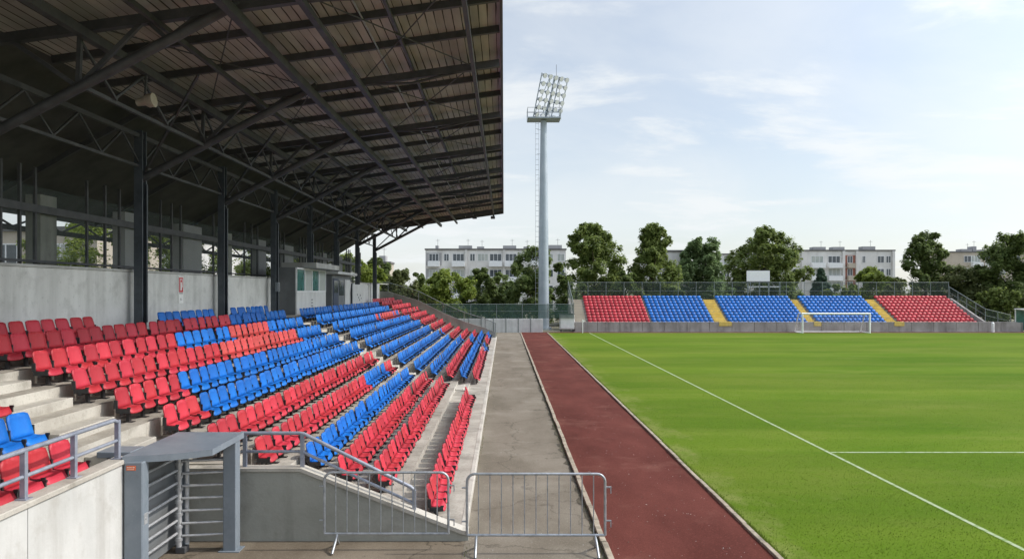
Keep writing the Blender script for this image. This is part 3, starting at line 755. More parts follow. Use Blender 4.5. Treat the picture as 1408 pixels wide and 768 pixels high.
op = empty('open_stand', (28,77,0), 'low uncovered stand behind the goal with red and blue seat blocks', 'stand')
b = MB(); poly = [(FY0-.05,-.05)]
for r_ in range(NR): poly += [(FY0+FD*r_-(.05 if r_ == 0 else 0),fz(r_)),(FY0+FD*(r_+1),fz(r_))]
poly += [(FY0+FD*NR+.5,fz(NR-1)),(FY0+FD*NR+.5,-.05)]
b.prism(poly,'x',7.3,49.1); b.build('terrace','stand_seat_gap',op)
b = MB(); x = 7.2
while x < 52: b.cbox((x+1.13,73.75,.45),(2.24,.22,1.0),0,.02); x += 2.27
b.build('front_wall','stand_wall',op)
b = MB(); b.box((7.1,73.64,.955),(52.0,73.90,1.01)); b.box((7.1,73.60,0),(52.0,73.638,.09)); b.build('wall_coping','stand_wall',op)
for xa, xb in ((7.35,8.45),(21.75,23.0),(31.35,32.05),(39.5,40.45)):
    b = MB()
    for r_ in range(NR): 
        b.box((xa,FY0+FD*r_-.32,fz(r_)-FR+.004),(xb,FY0+FD*(r_+1)-.33,fz(r_)-FR*.5+.02)); b.box((xa,FY0+FD*r_-.02,fz(r_)-.1),(xb,FY0+FD*(r_+1)-.34,fz(r_)+.006))
    b.build('stair','yellow_step' if xa > 8 else 'wall_tan',op)
    if xa > 8:
        b = MB(); b.box((xa+.02,73.58,.60),(xb+.06,73.635,1.015)); b.box((xa+.02,73.58,1.0151),(xb+.06,73.93,1.03)); b.build('sill','yellow_step',op)
for xw in (7.18, 49.22):
    b = MB(); b.prism([(FY0-.1,-.05),(FY0-.1,.9)]+[(FY0+FD*NR,fz(NR-1)+.15),(FY0+FD*NR+.5,fz(NR-1)+.15),(FY0+FD*NR+.5,-.05)],'x',xw-.1,xw+.1); b.build('side_wall','stand_wall',op)

def mesh_fence(name, label, pts, h, step, mm='wire_mesh', pm='fence_post', pr=.035, group=None):
    """pts: foot line (x,y,z); posts every step, one mesh panel, a top rail"""
    f = empty(name, pts[0], label, 'fence', group); b = MB(); t = MB()
    for a, c in zip(pts, pts[1:]):
        a = Vector(a); c = Vector(c); up = Vector((0,0,h)); b.quad(a, c, c+up, a+up)
        n = max(1, round((c-a).length/step))
        for i in range(n+1):
            if i == 0 and a != Vector(pts[0]): continue
            p = a+(c-a)*i/n; q = MB(); q.tube([p, p+up+Vector((0,0,.06))], pr, 6); q.build('post', pm, f)
        t.tube([a+up, c+up], pr*.8, 6); t.tube([a+up*.5, c+up*.5], pr*.5, 5)
    b.build('mesh_panel', mm, f); t.build('rail', pm, f); return f
yb_ = FY0+FD*NR+.4; zb_ = fz(NR-1)
mesh_fence('mesh_fence','tall wire mesh fence along the back of the open stand behind the goal',[(7.3,yb_,zb_),(49.2,yb_,zb_)],1.9,1.95)
mesh_fence('mesh_fence','sloping wire fence down the side of the open stand next to the red seats',[(49.3,yb_,zb_+.1),(49.3,FY0+.2,1.0),(51.6,FY0-.2,.4)],1.3,1.5)
mesh_fence('mesh_fence','sloping wire fence down the open stand beside its yellowish end steps',[(7.1,yb_,zb_+.1),(7.1,FY0,1.0)],1.9,1.5)
# concrete wall and green fence at the end of the walkway
cw = empty('boundary_wall', (-1,72.9,0), 'pale concrete panel wall under the green fence at the walkway end', 'wall')
b = MB(); x = -6.0
while x < 3.3: b.cbox((x+.62,72.9,.66),(1.21,.16,1.42),0,.015); x += 1.24
b.build('panel','pale_panel',cw)
x = -6.0
while x < 3.4:
    b = MB(); b.cbox((x,72.84,.70),(.07,.12,1.5)); b.build('post','fence_post',cw); x += 1.24
mesh_fence('mesh_fence','dark green mesh fence on top of the pale concrete panel wall',[(-8.5,73.0,1.40),(7.0,73.0,1.40)],1.42,2.48,'fence_green')
b = empty('equipment_cabinet', (5.9,73.4,0), 'pale grey metal cabinet beside the floodlight mast', 'cabinet')
m_ = MB(); m_.cbox((6.35,73.5,1.05),(1.45,.7,1.5),0,.02); m_.build('body','pale_panel',b)
m_ = MB(); m_.cbox((6.35,73.14,1.05),(1.25,.02,1.3)); m_.build('door','white_metal',b)
for x in (5.75,6.95):
    m_ = MB(); m_.cbox((x,73.4,.15),(.08,.5,.30)); m_.build('leg','steel_dark',b)
m_ = MB(); m_.cbox((6.35,73.5,1.83),(1.55,.8,.05)); m_.build('roof','steel_dark',b)
# scoreboard behind the open stand
sb = empty('scoreboard', (29,82,0), 'blank white scoreboard on a steel frame behind the blue seats', 'scoreboard')
Y = 82.0; xa, xb = PX(1027,Y), PX(1058.5,Y)
b = MB(); b.box((xa,Y,PZ(386.5,Y)),(xb,Y+.14,PZ(372,Y))); p = b.build('board','white_paint',sb)
b = MB(); b.box((xa-.05,Y+.02,PZ(386.5,Y)-.08),(xb+.05,Y+.16,PZ(386.5,Y)-.002)); b.box((xa-.05,Y+.02,PZ(372,Y)+.002),(xb+.05,Y+.16,PZ(372,Y)+.07)); b.build('frame','steel_dark',p)
for q in (1029,1045,1058,1073):
    b = MB(); b.bar((PX(q,Y),Y+.2,0),(PX(q,Y),Y+.2,PZ(387,Y)),.13); b.build('post','fence_post',sb)
b = MB(); b.bar((PX(1028,Y),Y+.2,PZ(394,Y)),(PX(1074,Y),Y+.2,PZ(394,Y)),.12); b.build('crossbar','white_metal',sb)
# goal
Y = 71.55; ga, gb = PX(1103.5,Y), PX(1196,Y); gz = PZ(431,Y)
go = empty('football_goal', ((ga+gb)/2,Y,0), 'white football goal standing in front of the blue seats', 'goal')
for x in (ga,gb):
    b = MB(); b.tube([(x,Y,0),(x,Y,gz)],.09,10); b.build('post','white_paint',go)
b = MB(); b.tube([(ga-.07,Y,gz),(gb+.07,Y,gz)],.09,10); b.build('crossbar','white_paint',go)
for x in (ga,gb):
    b = MB(); b.tube([(x,Y,gz),(x,Y+1.0,gz),(x,Y+1.9,.03)],.05,6); b.tube([(x,Y,.03),(x,Y+1.9,.03)],.05,6); b.build('stanchion','white_paint',go)
b = MB(); b.tube([(ga,Y+1.9,.03),(gb,Y+1.9,.03)],.05,6); b.build('ground_bar','white_paint',go)
b = MB(); b.quad((ga,Y,gz),(gb,Y,gz),(gb,Y+1.0,gz),(ga,Y+1.0,gz)); b.quad((ga,Y+1.0,gz),(gb,Y+1.0,gz),(gb,Y+1.9,.03),(ga,Y+1.9,.03))
for x in (ga,gb): b.add([(x,Y,gz),(x,Y+1,gz),(x,Y+1.9,.03),(x,Y,.03)],[(0,1,2,3)])
b.build('net','net_cord',go)
cf = empty('corner_flag', (7.75,71.7,0), 'thin white post at the corner of the pitch', 'corner post')
b = MB(); b.tube([(7.75,71.7,0),(7.75,71.7,1.35)],.035,8); b.build('pole','white_paint',cf)
b = MB(); b.prism([(7.79,1.05),(7.79,1.33),(8.02,1.2)],'y',71.69,71.71); b.build('flag','white_paint',cf)
bp_ = empty('bollard', (49.2,73.2,0), 'short white post in front of the open stand below its sloping fence', 'bollard')
b = MB(); b.tube([(49.2,73.2,0),(49.2,73.2,.9)],.14,10); b.build('post','white_metal',bp_)
b = MB(); b.tube([(49.2,73.2,.9),(49.2,73.2,1.0)],.14,10,0,True,.05); b.build('cap','white_metal',bp_)
# players' shelter at the edge
sh = empty('dugout', (53.5,73.5,0), 'white framed glazed shelter past the sloping fence', 'shelter')
b = MB()
for x in (52.6,54.2,55.8):
    b.bar((x,73.4,0),(x,73.4,2.2),.08); b.bar((x,74.8,0),(x,74.8,2.3),.08); b.bar((x,73.4,2.2),(x,74.8,2.3),.08)
b.bar((52.6,73.4,2.16),(55.8,73.4,2.16),.06); b.build('frame','white_metal',sh)
b = MB(); b.box((52.5,73.3,2.26),(56,74.9,2.33)); b.build('roof','white_metal',sh)
b = MB(); b.box((52.6,74.78,.1),(55.8,74.81,2.2)); b.build('back_panel','teal_glass',sh)
b = MB(); b.box((52.6,73.39,.0),(55.8,73.42,.95)); b.build('front_panel','concrete_wall',sh)

# ------------------------------------------------------------------ floodlight mast
Y = 78.0; mx = PX(747.5,Y)
ms = empty('floodlight_mast', (mx,Y,0), 'tall grey floodlight mast with a tilted lamp rack rising beyond the track', 'floodlight')
top = PZ(166,Y)
b = MB(); b.tube([(mx,Y,0),(mx,Y,.6*top),(mx,Y,top)],.60,20,0,True,.33); b.build('pole','mast_steel',ms)
b = MB(); b.tube([(mx,Y,0),(mx,Y,.25)],.85,20); b.build('base_plate','mast_steel',ms)
lx = mx-.70
b = MB()
for dx in (-.17,.17): b.bar((lx+dx,Y-.05,2.6),(lx+dx,Y-.05,top),.028)
z = 2.8
while z < top: b.bar((lx-.17,Y-.05,z),(lx+.17,Y-.05,z),.03); z += .55
z = 3.2
while z < top: b.bar((lx,Y,z),(mx-.2,Y,z),.03); z += 2.6
b.build('ladder','galvanised',ms)
zc = top+.05
b = MB(); b.box((mx-1.75,Y-1.1,zc),(mx+1.75,Y+1.1,zc+.12)); pl = b.build('platform','mast_steel',ms)
b = MB()
for x in (-1.75,-.6,.6,1.75):
    for y in (-1.1,1.1): b.bar((mx+x,Y+y,zc+.1),(mx+x,Y+y,zc+1.1),.045)
for zz in (.6,1.1):
    for y in (-1.1,1.1): b.bar((mx-1.75,Y+y,zc+zz),(mx+1.75,Y+y,zc+zz),.045)
    for x in (-1.75,1.75): b.bar((mx+x,Y-1.1,zc+zz),(mx+x,Y+1.1,zc+zz),.045)
b.build('guard_rail','galvanised',pl)
# lamp rack: looks towards the pitch centre, leaning forward
nrm = Vector((.55,-.80,-.34)).normalized(); side = Vector((0,0,1)).cross(nrm).normalized(); upv = nrm.cross(side).normalized()
if upv.z < 0: upv = -upv
side = side if side.x > 0 else -side
c0 = Vector((mx+.30,Y,zc+.15)); WF, HF = 3.5, 4.5
def rk(u, v, d=0): return c0+side*(u*WF/2)+upv*(v*HF)+nrm*d
b = MB()
for v in (0,.2,.4,.6,.8,1.0): b.bar(rk(-1,v),rk(1,v),.09)
for u in (-1,-.33,.33,1): b.bar(rk(u,0),rk(u,1),.08)
b.bar(rk(-1,0),rk(-.33,1),.05); b.bar(rk(1,0),rk(.33,1),.05); b.bar(rk(0,.0),rk(0,1.0,-.0),.16)
b.bar(Vector((mx,Y,zc)), rk(0,.55), .16)
b.build('lamp_rack','mast_steel',ms)
lm = None
for v in (.06,.24,.42,.60,.78,.96):
    for u in (-.84,-.42,0,.42,.84):
        c = rk(u,v,.10); d = (nrm+Vector((0,0,-.15))).normalized()
        if lm is None:
            q = MB(); q.tube([c-d*.22,c-d*.05,c+d*.18],.12,10,0,True,.27); lm = q.build('lamp','galvanised',ms,origin=c)
            q = MB(); q.tube([c+d*.181,c+d*.195],.245,10); lg = q.build('lens','white_metal',lm,origin=c)
        else:
            o = lm.copy(); COL.objects.link(o); o.parent = ms; o.location = c-Vector(ms['_w'])
            o2 = lg.copy(); COL.objects.link(o2); o2.parent = o; o2.location = (0,0,0)
b = MB(); b.tube([rk(.1,1),rk(.1,1)+Vector((0,0,1.2))],.022,6); b.build('antenna','steel_dark',ms)

# ------------------------------------------------------------------ entrance: handrails, turnstile, barriers
hr = empty('handrail', (-5.5,8,1.8), 'grey two-rail handrail on top of the pale entrance wall', 'handrail')
xr, zt_, zm_ = -5.50, 2.37, 2.07
b = MB(); b.tube([(xr,3,zt_),(xr,10.24,zt_),(xr,10.33,zt_-.03),(xr,10.36,zt_-.1)],.030,10); b.build('top_rail','rail_paint',hr)
b = MB(); b.tube([(xr,3,zm_),(xr,10.34,zm_)],.024,10); b.build('middle_rail','rail_paint',hr)
for y in (10.35,9.3,8.33,7.4,6.4,5.4):
    b = MB(); b.bar((xr,y,1.80),(xr,y,zt_-.01),.06,.06); p = b.build('post','rail_paint',hr)
    b = MB(); b.cbox((xr,y,1.816),(.13,.13,.014)); b.build('foot_plate','rail_paint',p)
hr = empty('handrail', (-3,12.3,1.2), 'grey handrail that slopes down the low wall behind the crowd barrier', 'handrail')
yr = 12.30
b = MB(); b.tube([(-4.45,yr,1.79),(-3.46,yr,1.79),(-3.38,yr,1.775),(-1.58,yr,.88),(-1.52,yr,.83)],.032,10); b.build('top_rail','rail_paint',hr)
b = MB(); b.tube([(-4.45,yr,1.48),(-3.42,yr,1.48),(-1.52,yr,.60)],.026,10); b.build('middle_rail','rail_paint',hr)
for x, z0, z1 in ((-4.38,1.22,1.78),(-3.41,1.22,1.775),(-1.52,.46,.83)):
    b = MB(); b.bar((x,yr,z0),(x,yr,z1),.06,.06); b.build('post','rail_paint',hr)

ts = empty('turnstile', (-4.85,11.2,0), 'grey full-height turnstile with slanted canopy and horizontal steel bars', 'turnstile')
b = MB(); b.cbox((-5.245,10.38,.885),(.26,.20,1.77),0,.012); pl = b.build('post','turnstile_paint',ts)
b = MB(); b.box((-5.335,10.272,1.66),(-5.205,10.279,1.725)); st = b.build('sticker','orange_label',pl)
b = MB()
for k,(xa,xb) in enumerate(((-5.325,-5.30),(-5.293,-5.27),(-5.262,-5.25),(-5.242,-5.218))): b.box((xa,10.268,1.695),(xb,10.271,1.712))
b.box((-5.32,10.268,1.672),(-5.225,10.271,1.680)); b.build('print','label_print',st)
b = MB(); b.cbox((-4.42,11.80,.885),(.21,.20,1.77),0,.012); b.build('post','turnstile_paint',ts)
b = MB(); b.cbox((-5.28,11.98,.885),(.14,.14,1.77),0,.01); b.build('post','turnstile_paint',ts)
# canopy: shallow dish, sagging front edge, chamfered front corner
n = 10
def cz(u, v): return 1.862-.022*math.sin(math.pi*u)*(1-v)
b = MB(); G = []
for j in range(n+1):
    v = j/n; G.append([])
    for i in range(n+1):
        u = i/n; x = -5.39+1.09*u; yf = 10.27+.46*u
        G[-1].append((x, yf+(12.03-yf)*v, cz(u, v)))
w = n+1; flat = [p for row in G for p in row]; N_ = len(flat)
vs = flat+[(x,y,z-.095) for x,y,z in flat]; fs = []
for j in range(n):
    for i in range(n):
        a = j*w+i; fs += [(a,a+1,a+w+1,a+w),(N_+a,N_+a+w,N_+a+w+1,N_+a+1)]
ring = [i for i in range(w)]+[j*w+n for j in range(1,n+1)]+[n*w+i for i in range(n-1,-1,-1)]+[j*w for j in range(n-1,0,-1)]
for a, c in zip(ring, ring[1:]+ring[:1]): fs.append((a,c,N_+c,N_+a))
b.add(vs, fs); b.build('canopy','turnstile_paint',ts)
b = MB(); b.tube([(-5.21,11.66,.10),(-5.21,11.66,1.775)],.045,12); b.tube([(-5.12,11.74,.14),(-5.12,11.74,1.775)],.035,12)
z = .2
while z < 1.7: b.tube([(-5.21,11.66,z),(-5.21,11.66,z+.045)],.062,12); z += .2
b.build('rotor_shaft','bar_steel',ts)
for k in range(7):
    z = .27+.2*k
    b = MB(); b.tube([(-5.16,11.66,z),(-4.52,11.77,z)],.022,8); b.build('bar','bar_steel',ts)
    b = MB(); b.tube([(-5.24,10.49,z+.06),(-5.22,11.6,z+.06)],.022,8); b.build('bar','bar_steel',ts)
b = MB(); b.cbox((-5.17,11.69,.05),(.16,.16,.10),0,.01); b.build('bearing','steel_dark',ts)

b = MB()
for (cx,cy) in ((-5.245,10.38),(-4.42,11.80)): b.cbox((cx,cy,.008),(.34,.28,.016),0,.004)
b.build('foot_plate','turnstile_paint',ts)
b = MB(); b.cbox((-5.113,10.38,.95),(.006,.10,.16)); b.tube([(-5.112,10.38,.95),(-5.10,10.38,.95)],.014,8); b.build('lock_plate','bar_steel',ts)
b = MB(); b.box((-5.395,10.50,.05),(-5.365,11.90,1.765)); b.build('side_panel','grey_panel',ts)  # dark sheet added to stand for the shade on the wall behind the bars
b = MB(); b.cbox((-5.66,10.75,1.815),(.50,.42,.09),0,.01); b.build('mounting_beam','turnstile_paint',ts)

def barrier(label, xa, xb, y, nbar, legs, bz, tz):
    e = empty('crowd_barrier', ((xa+xb)/2,y,0), label, 'barrier', 'steel crowd barriers across the entrance')
    rr = .13; pts = [(xa,y,bz)]
    for k in range(7):
        t = math.pi/2*k/6; pts.append((xa+rr-rr*math.cos(t),y,tz-rr+rr*math.sin(t)))
    for k in range(7):
        t = math.pi/2*k/6; pts.append((xb-rr+rr*math.sin(t),y,tz-rr+rr*math.cos(t)))
    pts.append((xb,y,bz))
    b = MB(); b.tube(pts,.021,10); b.tube([(xa,y,bz),(xb,y,bz)],.021,10); b.build('frame','galvanised',e)
    for i in range(nbar):
        x = xa+(xb-xa)*(i+1)/(nbar+1)
        b = MB(); b.tube([(x,y,bz),(x,y,tz)],.0095,6); b.build('bar','galvanised',e)
    for x, sg in legs:
        b = MB(); b.tube([(x,y,bz),(x+.02*sg,y-.04,bz-.10),(x+.03*sg,y-.26,.02)],.021,8); b.tube([(x,y,bz-.02),(x+.02*sg,y+.06,bz-.12),(x+.04*sg,y+.26,.02)],.021,8); b.build('leg','galvanised',e)
    for sx, sg in ((xa,-1),(xb,1)):
        b = MB()
        for z in (bz+.22, tz-.22):
            if sg > 0: b.box((sx+.012,y-.012,z),(sx+.10,y+.012,z+.02)); b.box((sx+.084,y-.012,z-.09),(sx+.10,y+.012,z-.001))
            else: b.tube([(sx,y,z),(sx-.08,y,z)],.013,6)
        b.build('hook','galvanised',e)
    return e
Yb = 11.80; barrier('steel crowd barrier standing in front of the low sloping wall', PX(446,Yb), PX(616.5,Yb), Yb, 10, ((PX(464,Yb),-1),), PZ(733,Yb), PZ(649,Yb))
Yb = 11.62; barrier('steel crowd barrier standing across the walkway beside the red track', PX(642,Yb), PX(832,Yb), Yb, 11, ((PX(655,Yb),-.3),(PX(818,Yb),1)), PZ(735,Yb), PZ(651,Yb))

# ------------------------------------------------------------------ buildings behind
def apartment(label, xa, xb, y, ztop, floors, fh, wall, cols, depth=12, roofbits=(), top_gap=.7, cat='apartment building'):
    """cols: list of (x fraction, width m, kind)"""
    e = empty('apartment_block', ((xa+xb)/2,y,0), label, cat)
    b = MB(); b.box((xa,y,0),(xb,y+depth,ztop)); b.build('wall', wall, e)
    b = MB(); b.box((xa-.15,y-.15,ztop+.003),(xb+.15,y+depth,ztop+.28)); rf = b.build('roof','roof_felt',e)
    for fx, w_, h_ in roofbits:
        x = xa+(xb-xa)*fx
        b = MB(); b.box((x-w_/2,y+2,ztop+.283),(x+w_/2,y+4,ztop+.28+h_)); b.build('chimney','wall_grey',rf)
        b = MB(); b.tube([(x+w_*.2,y+2.5,ztop+.3),(x+w_*.2,y+2.5,ztop+1.6+h_)],.03,5); b.bar((x+w_*.2-.4,y+2.5,ztop+1.3+h_),(x+w_*.2+.4,y+2.5,ztop+1.3+h_),.04); b.build('antenna','steel_dark',rf)
    for f in range(floors):
        zt = ztop-top_gap-f*fh
        for fx, w_, kind in cols:
            x = xa+(xb-xa)*fx
            if zt-1.5 < 0: continue
            if kind == 'pilaster': continue
            z0 = zt-1.45
            if kind in ('loggia','rust'):
                b = MB(); b.box((x-w_/2-.55,y-.02,zt-2.25),(x+w_/2+.55,y-.012,zt+.15)); b.build('recess','wall_rust' if kind == 'rust' else 'wall_grey',e)
            b = MB(); t = .07
            b.box((x-w_/2,y-.06,z0),(x+w_/2,y-.005,z0+t)); b.box((x-w_/2,y-.06,zt-t),(x+w_/2,y-.005,zt))
            nm = max(2, round(w_/.75))
            for i in range(nm+1):
                q = x-w_/2+w_*i/nm; q = min(max(q, x-w_/2+t/2), x+w_/2-t/2); b.box((q-t/2,y-.058,z0+t+.001),(q+t/2,y-.005,zt-t-.001))
            wn = b.build('window','white_metal',e)
            b = MB(); b.box((x-w_/2+.01,y-.03,z0+.02),(x+w_/2-.01,y-.012,zt-.02)); b.build('pane','glass' if rnd.random() < .62 else 'curtain',wn)
            if kind in ('balcony','loggia','rust'):
                b = MB(); b.box((x-w_/2-.15,y-.95,z0-1.05),(x+w_/2+.15,y-.85,z0-.05)); b.box((x-w_/2-.15,y-.849,z0-1.05),(x+w_/2+.15,y-.061,z0-.93)); 
                for s in (-1,1): b.box((x+s*(w_/2+.15),y-.849,z0-.929),(x+s*(w_/2+.05),y-.061,z0-.05))
                b.build('balcony','white_metal' if kind != 'rust' else 'wall_tan',e)
    for fx, w_, kind in cols:
        if kind == 'pilaster':
            x = xa+(xb-xa)*fx; b = MB(); b.box((x-w_/2,y-.35,0),(x+w_/2,y-.002,ztop-.01)); b.build('pilaster',wall,e)
    return e
Y = 140; apartment('long pale apartment block with balconies behind the bright green tree', PX(585,Y), PX(778,Y), Y, PZ(343.5,Y), 4, 3.05, 'wall_render',
    [(.06,1.9,'loggia'),(.15,1.0,'plain'),(.235,2.2,'balcony'),(.255+.035,.35,'pilaster'),(.335,1.0,'plain'),(.41,2.0,'plain'),(.50,2.3,'balcony'),(.56,.35,'pilaster'),(.61,2.2,'balcony'),(.70,1.2,'plain'),(.79,2.0,'balcony'),(.88,1.6,'plain'),(.965,1.4,'plain')],
    roofbits=((.075,.6,.7),(.28,2.6,.7),(.39,1.4,.5),(.60,2.6,.7),(.72,1.0,.5),(.93,2.6,.8)))
Y = 118; apartment('plain grey end of an apartment block between two tall trees', PX(895,Y), PX(945.5,Y), Y, PZ(346,Y), 3, 2.8, 'wall_render',
    [(.3,1.2,'plain')])
Y = 165; apartment('low pale block half hidden behind the broad tree', PX(988,Y), PX(1096,Y), Y, PZ(350,Y), 4, 2.9, 'wall_render',
    [(.1,1.4,'plain'),(.25,1.4,'plain'),(.7,1.6,'plain'),(.85,1.6,'plain')])
Y = 150; apartment('pale four-storey apartment block with red loggias above the yellow steps', PX(1089,Y), PX(1230,Y), Y, PZ(345,Y), 4, 2.62, 'wall_render',
    [(.035,1.1,'plain'),(.10,.5,'pilaster'),(.245,2.5,'balcony'),(.41,2.5,'balcony'),(.50,.5,'pilaster'),(.565,1.1,'rust'),(.63,.5,'pilaster'),(.70,.7,'plain'),(.865,1.4,'plain'),(.94,1.0,'plain'),(.985,.5,'pilaster')],
    roofbits=((.31,2.6,.7),(.50,2.4,.7),(.80,2.6,.8)), top_gap=1.0)
Y = 160; apartment('distant pinkish apartment block rising past the dark trees', PX(1308,Y), PX(1420,Y), Y, PZ(347,Y), 4, 2.7, 'wall_tan',
    [(.2,1.6,'plain'),(.3,2.0,'balcony'),(.48,2.2,'balcony'),(.62,1.6,'plain'),(.8,1.6,'plain')], roofbits=((.26,2.4,.6),(.36,.8,1.2),(.5,2.0,.5)))
Y = 112; apartment('small grey tower house among the trees past the covered grandstand', PX(517,Y), PX(536,Y), Y, PZ(362,Y), 1, 2.7, 'wall_tan',
    [(.5,.8,'plain')], depth=4, roofbits=((.3,1.0,1.0),), cat='house')
Y = 60; apartment('grey house seen through the gap behind the back wall', -34, -25.2, Y, 8.2, 2, 2.8, 'wall_render',
    [(.2,1.4,'plain'),(.5,1.4,'plain'),(.8,1.4,'plain')], depth=10, cat='house')
Y = 42; apartment('tan garden house seen between the rear piers', -34, -23.5, Y, 7.6, 2, 2.8, 'wall_tan',
    [(.2,1.4,'plain'),(.5,1.4,'plain'),(.8,1.4,'plain')], depth=8, cat='house')

# ------------------------------------------------------------------ trees
LM = {'mid': leaf_mat('leaf_mid', (0.108,0.160,0.036), (0.245,0.296,0.080)), 'dark': leaf_mat('leaf_dark', (0.080,0.128,0.034), (0.194,0.245,0.071)),
      'light': leaf_mat('leaf_light', (0.137,0.199,0.028), (0.296,0.353,0.074)), 'pale': leaf_mat('leaf_pale', (0.114,0.182,0.068), (0.228,0.308,0.125)),
      'fir': leaf_mat('leaf_fir', (0.057,0.108,0.068), (0.120,0.188,0.120)), 'olive': leaf_mat('leaf_olive', (0.097,0.125,0.040), (0.205,0.228,0.085))}
def tree(name, label, px, Y, ytop, wpx, kind='mid', shape='round', zlow=1.4, nclump=95, nleaf=75, leaf=None, seed=0, x=None, ztop=None, w=None, group='trees around the stadium'):
    zlow = zlow*.55; r = random.Random(seed+int(px*7)+int(Y)); X = PX(px,Y) if x is None else x
    Ht = PZ(ytop,Y) if ztop is None else ztop; W = wpx/1000*Y if w is None else w
    leaf = leaf or max(.16, .0042*Y)*.82
    e = empty(name, (X,Y,0), label, 'tree', group)
    # trunk with limbs
    b = MB(); th = zlow+(Ht-zlow)*.62; tr = max(.08, Ht*.022)
    jx = r.uniform(-.2,.2); b.tube([(X,Y,-.1),(X+jx*.4,Y,th*.4),(X+jx,Y+.1,th)], tr, 8, 0, True, tr*.3)
    for k in range(6):
        a = r.uniform(0,6.28); z0 = zlow*.8+(th-zlow)*(k+.5)/7; l = W*.34*r.uniform(.7,1.1)
        b.tube([(X+jx*.5,Y,z0),(X+math.cos(a)*l*.5,Y+math.sin(a)*l*.5,z0+l*.35),(X+math.cos(a)*l,Y+math.sin(a)*l,z0+l*.8)], tr*.42, 6, 0, True, tr*.1)
    b.build('trunk','bark',e)
    def env(t):
        if shape == 'round': return math.sqrt(max(0.02, 1-((t-.42)/.60)**2)) if t > .42 else 1-.22*((.42-t)/.42)**2
        if shape == 'cone': return max(0, 1-t)**.85+.05
        if shape == 'tall': return math.sqrt(max(.02, 1-((t-.25)/.78)**2))*(1-.18*t) if t > .25 else 1.0-.1*(.25-t)/.25
        return (math.sin(math.pi*min(1,t*.86+.11)))**.5*(.88+.12*math.sin(t*7+seed))
    # crown: boughs (big rounded masses) carrying leaf clumps, uneven in size and reach
    b = MB(); CH = Ht-zlow
    def leaves(cen, cs, out, n):
        for _ in range(n):
            dv = Vector((r.gauss(0,1),r.gauss(0,1),r.gauss(0,1))).normalized()
            p = cen+dv*cs*(r.random()**.5)
            nn = (dv*.45+out*.6+Vector((r.gauss(0,.5),r.gauss(0,.5),r.gauss(.75,.5)))).normalized()
            u = nn.orthogonal().normalized(); u = (Matrix.Rotation(r.uniform(0,6.28),3,nn) @ u); v = nn.cross(u)
            s = leaf*r.uniform(.6,1.25)
            b.add([p-u*s*.5, p-v*s*.36+nn*s*.07, p+u*s*.55, p+v*s*.36+nn*s*.07], [(0,1,2,3)])
    nb = max(16, int(nclump/(2.7 if shape != 'loose' else 2.5)))*(2 if shape == 'cone' else 1)
    bs = {'round':(.13,.21),'tall':(.15,.24),'loose':(.11,.19),'cone':(.26,.36)}[shape]
    for q in range(7):
        t = .06+.11*q; leaves(Vector((X+r.gauss(0,.05)*W,Y+r.gauss(0,.05)*W,zlow+CH*t)), W*.26*(env(t)**.5)*(.5 if shape == 'cone' else 1), Vector((r.gauss(0,.6),-.3,.8)), nleaf*3)
    for q in range(nb):
        t = min(.97, (q+r.random())/nb); a = q*2.4+r.uniform(-.7,.7)
        br = W*r.uniform(*bs)*(1-.30*t)
        if shape == 'cone': br *= (1.05-t*.7)
        z = zlow+br*.55+(CH-br*1.5)*t
        reach = max(0, W*.56*env(t)-br*.7)*(r.uniform(.74,1.08) if r.random() < .75 else r.uniform(.1,.6))
        bc = Vector((X+math.cos(a)*reach, Y+math.sin(a)*reach, z)); sq = r.uniform(.7,.95)
        nc = int(8+6*r.random())
        for c in range(nc):
            dv = Vector((r.gauss(0,1),r.gauss(0,1),r.gauss(.25,1))).normalized()
            cs = br*r.uniform(.28,.48); d = br*r.uniform(.45,.92)
            leaves(bc+Vector((dv.x,dv.y,dv.z*sq))*d, cs, dv, int(nleaf*r.uniform(.5,1.0)))
        leaves(bc, br*.8, Vector((0,0,1)), int(nleaf*1.6))
    b.build('crown', LM[kind], e)
    return e
tree('broadleaf_tree','dark leafy tree directly behind the floodlight mast',735,84,333,78,'dark','round',1.0,80,75)
tree('broadleaf_tree','tall full tree behind the left red block of the open stand',817,92,299,94,'mid','round',1.2,125,90)
tree('broadleaf_tree','tall narrow tree behind the seam of red and blue seats',899,93,302,78,'mid','tall',1.2,115,90)
tree('broadleaf_tree','paler distant tree between the narrow tree and the scoreboard',966,116,322,84,'pale','loose',1.0,110,85)
tree('broadleaf_tree','broad dark tree behind the white scoreboard',1052,100,306,100,'mid','round',1.2,125,90)
tree('fir_tree','small bluish conifer before the apartment block with red loggias',1129,98,366,42,'fir','cone',.8,70,60)
tree('broadleaf_tree','small bright round tree before the block with red loggias',1200,100,362,62,'light','round',.9,70,70)
tree('broadleaf_tree','open dark tree with loose crown above the last red block',1273,98,314,80,'dark','loose',1.3,90,80)
tree('broadleaf_tree','low bushy tree behind the sloping fence of the open stand',1335,94,360,90,'olive','loose',.8,80,70)
tree('broadleaf_tree','large dark tree at the edge of the view past the shelter',1398,92,315,104,'dark','round',1.0,120,90)
tree('broadleaf_tree','bright green bushy tree above the green mesh fence',609,82,367,86,'light','round',.8,90,80)
tree('broadleaf_tree','dark round tree between the bright tree and the mast',658,88,364,54,'dark','round',.8,75,75)
tree('broadleaf_tree','olive tree just past the end of the covered grandstand',548,80,366,74,'olive','loose',.8,75,70)
tree('broadleaf_tree','dark tree beside the small tower house',520,104,352,70,'dark','loose',1.0,80,70)
tree('broadleaf_tree','light tree seen below the far roof truss',508,70,358,56,'light','round',1.5,75,70)
tree('broadleaf_tree','small tree against the tower house wall',575,110,372,40,'dark','round',.8,50,60)
tree('broadleaf_tree','small olive tree under the long apartment block',690,108,372,50,'dark','round',.8,50,60)
